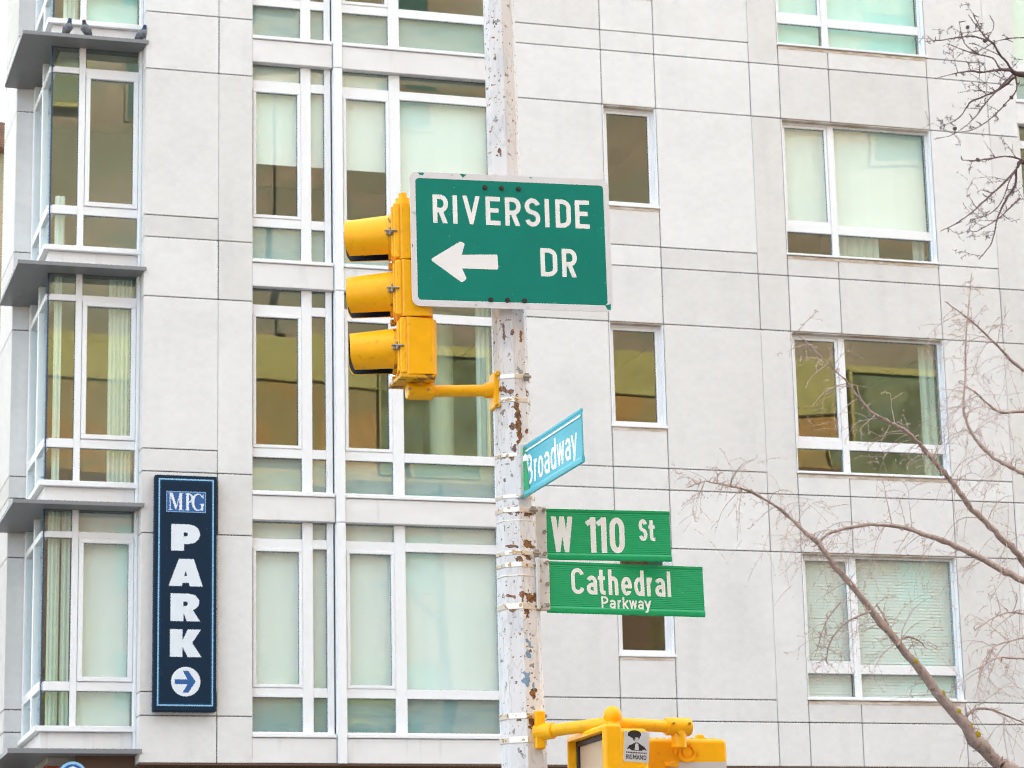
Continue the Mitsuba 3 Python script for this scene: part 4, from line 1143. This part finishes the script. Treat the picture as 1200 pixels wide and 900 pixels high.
# ================================================================== PIGEONS ON THE TOP CANOPY
def pigeon(key, label, x, y, z, yaw, head, fluff):
    USED.add(key)
    tag(key, label, 'pigeon', 'pigeons on the top canopy')
    S_ = lambda c, r: m3.Manifold.sphere(r, 18).translate(c)
    hull = m3.Manifold.batch_hull
    parts = [hull([S_((.0, 0, .085), .046 * fluff), S_((-.055, 0, .070), .038), S_((.030, 0, .098), .036 * fluff)]), hull([S_((-.075, 0, .068), .026), S_((-.15, 0, .045), .010)]), hull([S_((-.15, .012, .045), .006), S_((-.15, -.012, .045), .006), S_((-.215, .014, .035), .004), S_((-.215, -.014, .035), .004)]),
             hull([S_((.030, 0, .105), .030 * fluff), S_((.050, 0, .135), .021)]), hull([S_((.055, 0, .150), .0195), S_((.060, 0, .152), .0185)]), hull([S_((.074, 0, .150), .006), S_((.094, 0, .144), .0022)]),
             hull([S_((.0, .04 * fluff, .088), .016), S_((-.14, .018, .052), .006)]), hull([S_((.0, -.04 * fluff, .088), .016), S_((-.14, -.018, .052), .006)])]
    b = parts[0]
    for p_ in parts[1:]: b = b + p_
    b = b.refine_to_length(.008)
    m = man2tri(b)
    m.merge_vertices()
    trimesh.smoothing.filter_taubin(m, iterations=6)
    v = np.array(m.vertices)
    import meshkit
    nz = meshkit.noise(v * 90, 3)[:, None]
    col = np.where((v[:, 2] > .118)[:, None], np.array(head), np.array([.20, .21, .245]))
    neck = np.clip(1 - np.abs(v[:, 2] - .118) / .012, 0, 1)[:, None]
    col = col * (1 - neck) + neck * np.array([.06, .12, .11])
    col = np.where(((v[:, 0] < -.16) | ((np.abs(v[:, 0] + .07) < .010) & (np.abs(v[:, 1]) > .028)))[:, None], np.array([.035, .035, .045]), col)
    col = np.where((v[:, 0] > .074)[:, None], np.array([.10, .09, .09]), col) * (.8 + .4 * nz)
    M = trimesh.transformations.rotation_matrix(yaw, [0, 0, 1])
    M[:3, :3] *= 1.2
    M[:3, 3] = [x, y, z]
    put(key + '__body', xf(m, M), 'm_pigeon', True, color=col)
    legs = cat(*[tube([(-.01, s * .018, .045), (-.006, s * .018, .0), (.018, s * .018, .001)], .003, 6) for s in (-1, 1)])
    put(key + '__leg', xf(legs, M), 'm_shop_red')
    eyes = cat(*[trimesh.creation.icosphere(1, .0036).apply_translation([.064, s * .0178, .154]) for s in (-1, 1)])
    put(key + '__eye', xf(eyes, M), 'm_bolt')


ZC = HEAD(0) + .3505
pigeon('pigeon', 'blue-headed pigeon at the left of the canopy ledge', 4.025, .02, ZC, math.radians(-80), (.05, .07, .22), 1.0)
pigeon('pigeon_001', 'dark purple-grey pigeon in the middle of the canopy ledge', 4.245, .025, ZC, math.radians(-118), (.085, .06, .085), 1.06)
pigeon('pigeon_002', 'blue-headed pigeon at the right end of the canopy ledge', 4.948, .03, ZC, math.radians(-70), (.04, .06, .21), 1.05)

# ================================================================== BARE TREES: limbs as (x, y, z, radius)
T1 = [
    [(11.564,-9.0,3.814,0.0668),(11.19,-9.046,4.136,0.0542),(10.859,-9.092,4.55,0.0448),(10.525,-9.138,4.901,0.0366),(10.194,-9.185,5.281,0.03),(9.886,-9.231,5.589,0.0252),(9.725,-9.277,5.782,0.0208),(9.551,-9.323,5.895,0.0176),(9.348,-9.369,6.053,0.014),(9.078,-9.415,6.192,0.0116),(8.897,-9.462,6.232,0.0096),(8.716,-9.508,6.255,0.0077),(8.535,-9.554,6.263,0.0061),(8.353,-9.6,6.193,0.0046)],
    [(12.136,-8.6,5.606,0.033),(11.876,-8.578,5.735,0.031),(11.608,-8.556,5.872,0.028),(11.34,-8.533,5.992,0.026),(11.131,-8.511,6.048,0.023),(10.914,-8.489,6.119,0.02),(10.623,-8.467,6.131,0.018),(10.375,-8.444,6.094,0.015),(10.197,-8.422,6.035,0.013),(10.07,-8.4,5.92,0.01)],
    [(11.809,-9.2,5.719,0.0314),(11.643,-9.25,5.851,0.0298),(11.452,-9.3,5.982,0.0281),(11.263,-9.35,6.144,0.0263),(11.109,-9.4,6.29,0.0247),(10.988,-9.45,6.405,0.0229),(10.866,-9.5,6.487,0.0213),(10.714,-9.55,6.631,0.0195),(10.61,-9.6,6.713,0.0179),(10.488,-9.65,6.777,0.0161),(10.315,-9.7,6.839,0.0145),(10.095,-9.75,6.93,0.0127),(9.937,-9.8,7.07,0.011),(9.813,-9.85,7.188,0.0093),(9.631,-9.9,7.31,0.0076),(9.427,-9.95,7.478,0.0068),(9.271,-10.0,7.576,0.0051)],
    [(12.425,-8.2,6.748,0.021),(12.256,-8.178,6.832,0.019),(12.089,-8.156,6.933,0.018),(11.928,-8.133,7.13,0.016),(11.859,-8.111,7.33,0.014),(11.873,-8.089,7.509,0.012),(11.919,-8.067,7.751,0.01),(11.963,-8.044,8.109,0.008),(12.026,-8.022,8.471,0.006),(12.099,-8.0,8.837,0.004)],
    [(12.684,-7.8,7.479,0.018),(12.4,-7.85,7.446,0.014),(12.228,-7.9,7.515,0.011),(12.079,-7.95,7.611,0.008),(11.873,-8.0,7.703,0.004)],
    [(12.181,-8.8,7.633,0.017),(11.955,-8.9,7.751,0.014),(11.708,-9.0,7.916,0.01),(11.452,-9.1,8.055,0.007),(11.179,-9.2,8.173,0.004)],
    [(12.149,-8.5,5.076,0.01),(11.812,-8.6,4.983,0.008),(11.638,-8.7,4.86,0.006),(11.507,-8.8,4.716,0.004)],
    [(11.61,-9.5,4.737,0.01),(11.325,-9.533,4.728,0.008),(11.166,-9.567,4.651,0.006),(11.083,-9.6,4.545,0.004)],
    [(11.903,-9.0,5.227,0.01),(11.674,-9.133,5.211,0.008),(11.444,-9.267,5.138,0.006),(11.178,-9.4,5.002,0.004)],
    [(11.223,-9.05,4.261,0.016),(11.366,-8.962,4.328,0.014),(11.55,-8.875,4.34,0.011),(11.749,-8.788,4.296,0.009),(11.985,-8.7,4.236,0.006)],
    [(10.463,-9.1,4.999,0.016),(10.444,-9.05,5.165,0.012),(10.396,-9.0,5.282,0.008)],
    [(10.503,-9.2,4.868,0.016),(10.573,-9.15,4.947,0.013),(10.683,-9.1,4.964,0.01),(10.791,-9.05,4.934,0.008),(10.871,-9.0,4.879,0.005)],
    [(10.203,-9.3,5.162,0.012),(10.1,-9.225,5.131,0.01),(9.959,-9.15,5.037,0.008),(9.873,-9.075,4.89,0.007),(9.864,-9.0,4.743,0.005)],
    [(9.86,-9.4,5.232,0.008),(9.756,-9.333,5.085,0.006),(9.71,-9.267,4.938,0.005),(9.67,-9.2,4.752,0.004)],
]
T2 = [
    [(10.698,-12.0,9.417,0.0265),(10.577,-12.0,9.422,0.0218),(10.546,-12.0,9.451,0.0172)],
    [(10.547,-12.0,9.458,0.0117),(10.48,-12.043,9.507,0.0101),(10.397,-12.086,9.554,0.0094),(10.332,-12.129,9.61,0.0078),(10.233,-12.171,9.655,0.007),(10.152,-12.214,9.717,0.0055),(10.078,-12.257,9.756,0.0047),(10.02,-12.3,9.796,0.0031)],
    [(10.39,-12.1,9.548,0.0086),(10.306,-12.15,9.623,0.0078),(10.193,-12.2,9.626,0.007),(10.08,-12.25,9.621,0.007),(9.951,-12.3,9.591,0.0062),(9.821,-12.35,9.546,0.0055),(9.708,-12.4,9.502,0.0047),(9.597,-12.45,9.474,0.0039),(9.527,-12.5,9.488,0.0031)],
    [(10.547,-12.0,9.458,0.0086),(10.463,-11.96,9.473,0.0078),(10.418,-11.92,9.577,0.007),(10.31,-11.88,9.613,0.0055),(10.219,-11.84,9.651,0.0047),(10.05,-11.8,9.721,0.0039)],
    [(10.546,-12.0,9.443,0.0117),(10.397,-12.067,9.414,0.0101),(10.175,-12.133,9.349,0.0086),(10.086,-12.2,9.333,0.0078),(9.923,-12.267,9.281,0.0062),(9.809,-12.333,9.233,0.0047),(9.624,-12.4,9.156,0.0031)],
    [(10.575,-12.0,9.391,0.0117),(10.524,-11.933,9.341,0.0101),(10.457,-11.867,9.296,0.0094),(10.375,-11.8,9.266,0.0078),(10.276,-11.733,9.227,0.0062),(10.195,-11.667,9.104,0.0047),(10.044,-11.6,9.029,0.0031)],
    [(10.559,-12.0,9.405,0.0086),(10.299,-12.05,9.159,0.007),(10.1,-12.1,8.935,0.0055),(9.891,-12.15,8.774,0.0039),(9.674,-12.2,8.696,0.0031)],
    [(10.272,-12.2,9.848,0.0047),(10.333,-12.15,9.78,0.0039),(10.294,-12.1,9.679,0.0031)],
    [(10.418,-12.5,9.55,0.0055),(10.363,-12.35,9.593,0.0047),(10.296,-12.2,9.612,0.0031)],
    [(10.584,-12.0,9.407,0.007),(10.604,-11.96,9.291,0.0062),(10.527,-11.92,9.183,0.0055),(10.375,-11.88,9.031,0.0047),(10.228,-11.84,8.94,0.0039),(10.143,-11.8,8.932,0.0031)],
    [(10.183,-12.2,9.717,0.0055),(10.1,-12.25,9.799,0.0047),(10.069,-12.3,9.808,0.0031)],
    [(10.091,-12.3,9.443,0.0055),(9.912,-12.4,9.497,0.0039),(9.825,-12.5,9.635,0.0031)],
    [(10.911,-11.5,8.807,0.0234),(10.845,-11.5,8.803,0.0179),(10.799,-11.5,8.745,0.0117)],
    [(10.863,-11.5,8.819,0.0086),(10.693,-11.575,8.822,0.007),(10.488,-11.65,8.764,0.0062),(10.301,-11.725,8.707,0.0047),(10.133,-11.8,8.671,0.0031)],
    [(10.799,-11.5,8.737,0.0101),(10.629,-11.56,8.57,0.0086),(10.447,-11.62,8.419,0.0078),(10.261,-11.68,8.259,0.0062),(10.062,-11.74,8.121,0.0047),(9.884,-11.8,8.024,0.0031)],
    [(10.799,-11.5,8.737,0.0101),(10.798,-11.45,8.597,0.0094),(10.724,-11.4,8.471,0.0078),(10.674,-11.35,8.346,0.007),(10.654,-11.3,8.22,0.0055),(10.625,-11.25,8.101,0.0047),(10.535,-11.2,7.985,0.0039)],
    [(10.871,-11.4,8.508,0.0078),(10.707,-11.45,8.365,0.0062),(10.568,-11.5,8.256,0.0055),(10.348,-11.55,8.127,0.0039),(10.254,-11.6,8.122,0.0031)],
    [(10.808,-11.5,8.753,0.007),(10.682,-11.58,8.595,0.0062),(10.572,-11.66,8.408,0.0055),(10.432,-11.74,8.26,0.0047),(10.265,-11.82,8.164,0.0039),(10.119,-11.9,8.116,0.0031)],
]


def smooth_path(P):
    """Catmull-Rom through the points, four steps each."""
    P = np.asarray(P, float)
    Q = np.vstack([2 * P[0] - P[1], P, 2 * P[-1] - P[-2]])
    out = []
    for i in range(1, len(Q) - 2):
        for s in np.linspace(0, 1, 4, endpoint=False):
            a, b, c, d = Q[i - 1:i + 3]
            out.append(.5 * (2 * b + (c - a) * s + (2 * a - 5 * b + 4 * c - d) * s ** 2 + (3 * b - a - 3 * c + d) * s ** 3))
    out.append(P[-1])
    return np.array(out)


def knobbly(path, amp):
    r = path[:, 3].copy()
    n = len(r)
    r *= 1 + amp * nrg.normal(size=n) * .5
    p = path[:, :3] + nrg.normal(size=(n, 3)) * (path[:, 3:4] * .18)
    return p, np.maximum(r, .0022)


def twig(start, d, length, r0, droop, wig, depth, out, sub=3):
    n = max(5, int(length / .07))
    p, q, pts, rad = np.array(start, float), np.array(d, float), [], []
    q /= np.linalg.norm(q)
    for i in range(n + 1):
        s = i / n
        pts.append(p.copy())
        rad.append(max(.0019, r0 * (1 - .65 * s)))
        q = q + np.array([0, 0, -droop]) * (length / n) + nrg.normal(size=3) * wig
        q /= np.linalg.norm(q)
        p = p + q * (length / n)
        if depth > 0 and i > 0 and nrg.random() < sub / n:
            side = np.cross(q, nrg.normal(size=3))
            side /= np.linalg.norm(side) + 1e-9
            twig(p, q * .55 + side * .8, length * nrg.uniform(.25, .55), rad[-1] * .7, droop, wig, depth - 1, out, sub)
        if nrg.random() < .35:      # spur shoots and buds
            side = np.cross(q, nrg.normal(size=3))
            side /= np.linalg.norm(side) + 1e-9
            out.append(tube([p, p + side * nrg.uniform(.012, .03)], [.0034, .0026], 4, True))
    out.append(tube(pts, rad, 4, False))


def rough(m, r):
    import meshkit
    v = np.array(m.vertices)
    k = np.stack([meshkit.noise(v * 26, s) - .5 for s in (1, 2, 3)], -1) * r * .75 + np.stack([meshkit.noise(v * 60, s) - .5 for s in (4, 5, 6)], -1) * r * .4
    m.vertices = v + k
    return m


def tree(key, label, limbs, trunk, bark, twig_mat, dens, tw_len, tw_r, droop, up, wig):
    USED.add(key)
    tag(key, label, 'tree')
    tp, tr = knobbly(smooth_path(trunk), .05)
    put(key + '__trunk', tube(tp, tr, 14), bark, 40)
    tw = []
    for L in limbs:
        path = smooth_path(L)
        p, r = knobbly(path, .12 if path[0, 3] > .01 else .2)
        put(key + '__branch', rough(tube(p, r, 12 if r[0] > .02 else 6), r.mean()), bark if r[0] > .012 else twig_mat, True)
        seg = np.linalg.norm(np.diff(path[:, :3], axis=0), axis=1).sum()
        for _ in range(int(seg * dens)):
            i = nrg.integers(1, len(p) - 1)
            t = p[i + 1] - p[i - 1]
            t /= np.linalg.norm(t) + 1e-9
            side = np.cross(t, nrg.normal(size=3))
            side /= np.linalg.norm(side) + 1e-9
            d = t * .45 + side + np.array([0, 0, up])
            big = 1 if r[i] > .008 else .6
            twig(p[i] , d, tw_len * big * nrg.uniform(.3, 1.3), min(tw_r * nrg.uniform(.7, 1.4), r[i] * .7), droop, wig, 1, tw)
        for _ in range(int(seg * dens * .9)):       # short knobs along the limb
            i = nrg.integers(0, len(p))
            side = nrg.normal(size=3)
            side /= np.linalg.norm(side)
            a = p[i] + side * r[i] * .6
            f_ = 1.5 if r[i] > .03 else 1.0
            tw.append(tube([a, a + side * nrg.uniform(.012, .035) * f_, a + side * .045 * f_ + nrg.normal(size=3) * .012], [.0062 * f_, .0052 * f_, .0034], 5))
    k = put(key + '__twigs', cat(*tw), twig_mat)
    labels[k] = {'label': 'tangle of fine bare twigs', 'kind': 'stuff'}


tree('bare_tree', 'brown bare tree whose thick slanting branch crosses the lower right windows', T1[:],
     [(13.6, -8.6, 0, .16), (13.5, -8.65, 1.2, .14), (13.25, -8.7, 2.6, .13), (13.2, -8.7, 4.2, .11), (13.3, -8.6, 6.0, .085), (13.35, -8.5, 8.2, .05)], 'm_bark', 'm_twig', 15, .52, .0036, 2.3, .12, .085)
for k_, pts in enumerate(([(11.564, -9.0, 3.814, .085), (12.1, -8.93, 3.35, .095), (12.7, -8.82, 2.85, .105), (13.25, -8.7, 2.3, .115)], [(12.136, -8.6, 5.606, .033), (12.7, -8.62, 5.2, .04), (13.22, -8.68, 4.6, .05)], [(11.809, -9.2, 5.719, .037), (12.5, -9.0, 5.0, .05), (13.2, -8.7, 4.0, .06)],
                          [(12.425, -8.2, 6.748, .021), (12.9, -8.3, 6.5, .03), (13.3, -8.6, 6.0, .04)], [(12.684, -7.8, 7.479, .018), (13.0, -8.2, 7.3, .022), (13.33, -8.55, 6.9, .03)], [(12.181, -8.8, 7.633, .017), (12.8, -8.7, 7.4, .022), (13.34, -8.52, 7.6, .03)],
                          [(12.149, -8.5, 5.076, .010), (12.7, -8.6, 4.9, .016), (13.2, -8.7, 4.3, .02)], [(11.61, -9.5, 4.737, .010), (12.4, -9.2, 4.6, .016), (13.2, -8.7, 3.9, .02)], [(11.903, -9.0, 5.227, .010), (12.6, -8.9, 5.1, .016), (13.25, -8.65, 4.8, .02)])):
    p, r = knobbly(smooth_path(pts), .06)
    put('bare_tree__branch', tube(p, r, 9), 'm_bark', True)
# yellow lichen flecks on the thick branch
lich = []
for s in (.12, .16, .22, .30, .44, .52):
    a, b = np.array(T1[0][0]), np.array(T1[0][3])
    c = a + (b - a) * s * 1.9
    ball = trimesh.creation.icosphere(2, .022 * (1.2 - s))
    ball.apply_scale([1, .5, 1.2])
    v = np.array(ball.vertices)
    ball.vertices = v * (1 + .35 * nrg.normal(size=(len(v), 1)) * .5)
    ball.apply_translation(c[:3] + np.array([-.02 + .03 * s, -c[3] * .9, .02]))
    lich.append(ball)
put('bare_tree__lichen', cat(*lich), 'm_lichen')
tree('bare_tree_001', 'dark bare tree reaching in from the upper right edge', T2,
     [(12.7, -11.8, 0, .14), (12.6, -11.8, 2.5, .12), (12.3, -11.8, 5.2, .10), (12.1, -11.85, 7.6, .075), (12.0, -11.9, 10.5, .04)], 'm_dark_bark', 'm_dark_twig', 6, .26, .0040, .15, .1, .09)
for pts in ([(10.69, -12.0, 9.417, .035), (11.3, -11.95, 9.3, .042), (12.03, -11.88, 8.9, .05)], [(10.90, -11.5, 8.807, .031), (11.4, -11.6, 8.7, .038), (12.08, -11.85, 8.2, .048)]):
    p, r = knobbly(smooth_path(pts), .06)
    put('bare_tree_001__branch', tube(p, r, 9), 'm_dark_bark', True)
# dry fruit balls still hanging on the dark tree
for (x, y, z) in ((10.21, -12.2, 9.612), (10.03, -12.25, 9.70), (10.53, -12.0, 9.20), (10.13, -11.7, 8.99), (10.37, -11.62, 8.75)):
    b = trimesh.creation.icosphere(2, .017)
    b.vertices = np.array(b.vertices) * (1 + .12 * nrg.normal(size=(len(b.vertices), 1)))
    put('bare_tree_001__fruit', b.apply_translation([x, y, z]), 'm_dark_bark')
# top-level keys that only group their parts
labels = {k: v for k, v in labels.items() if v}
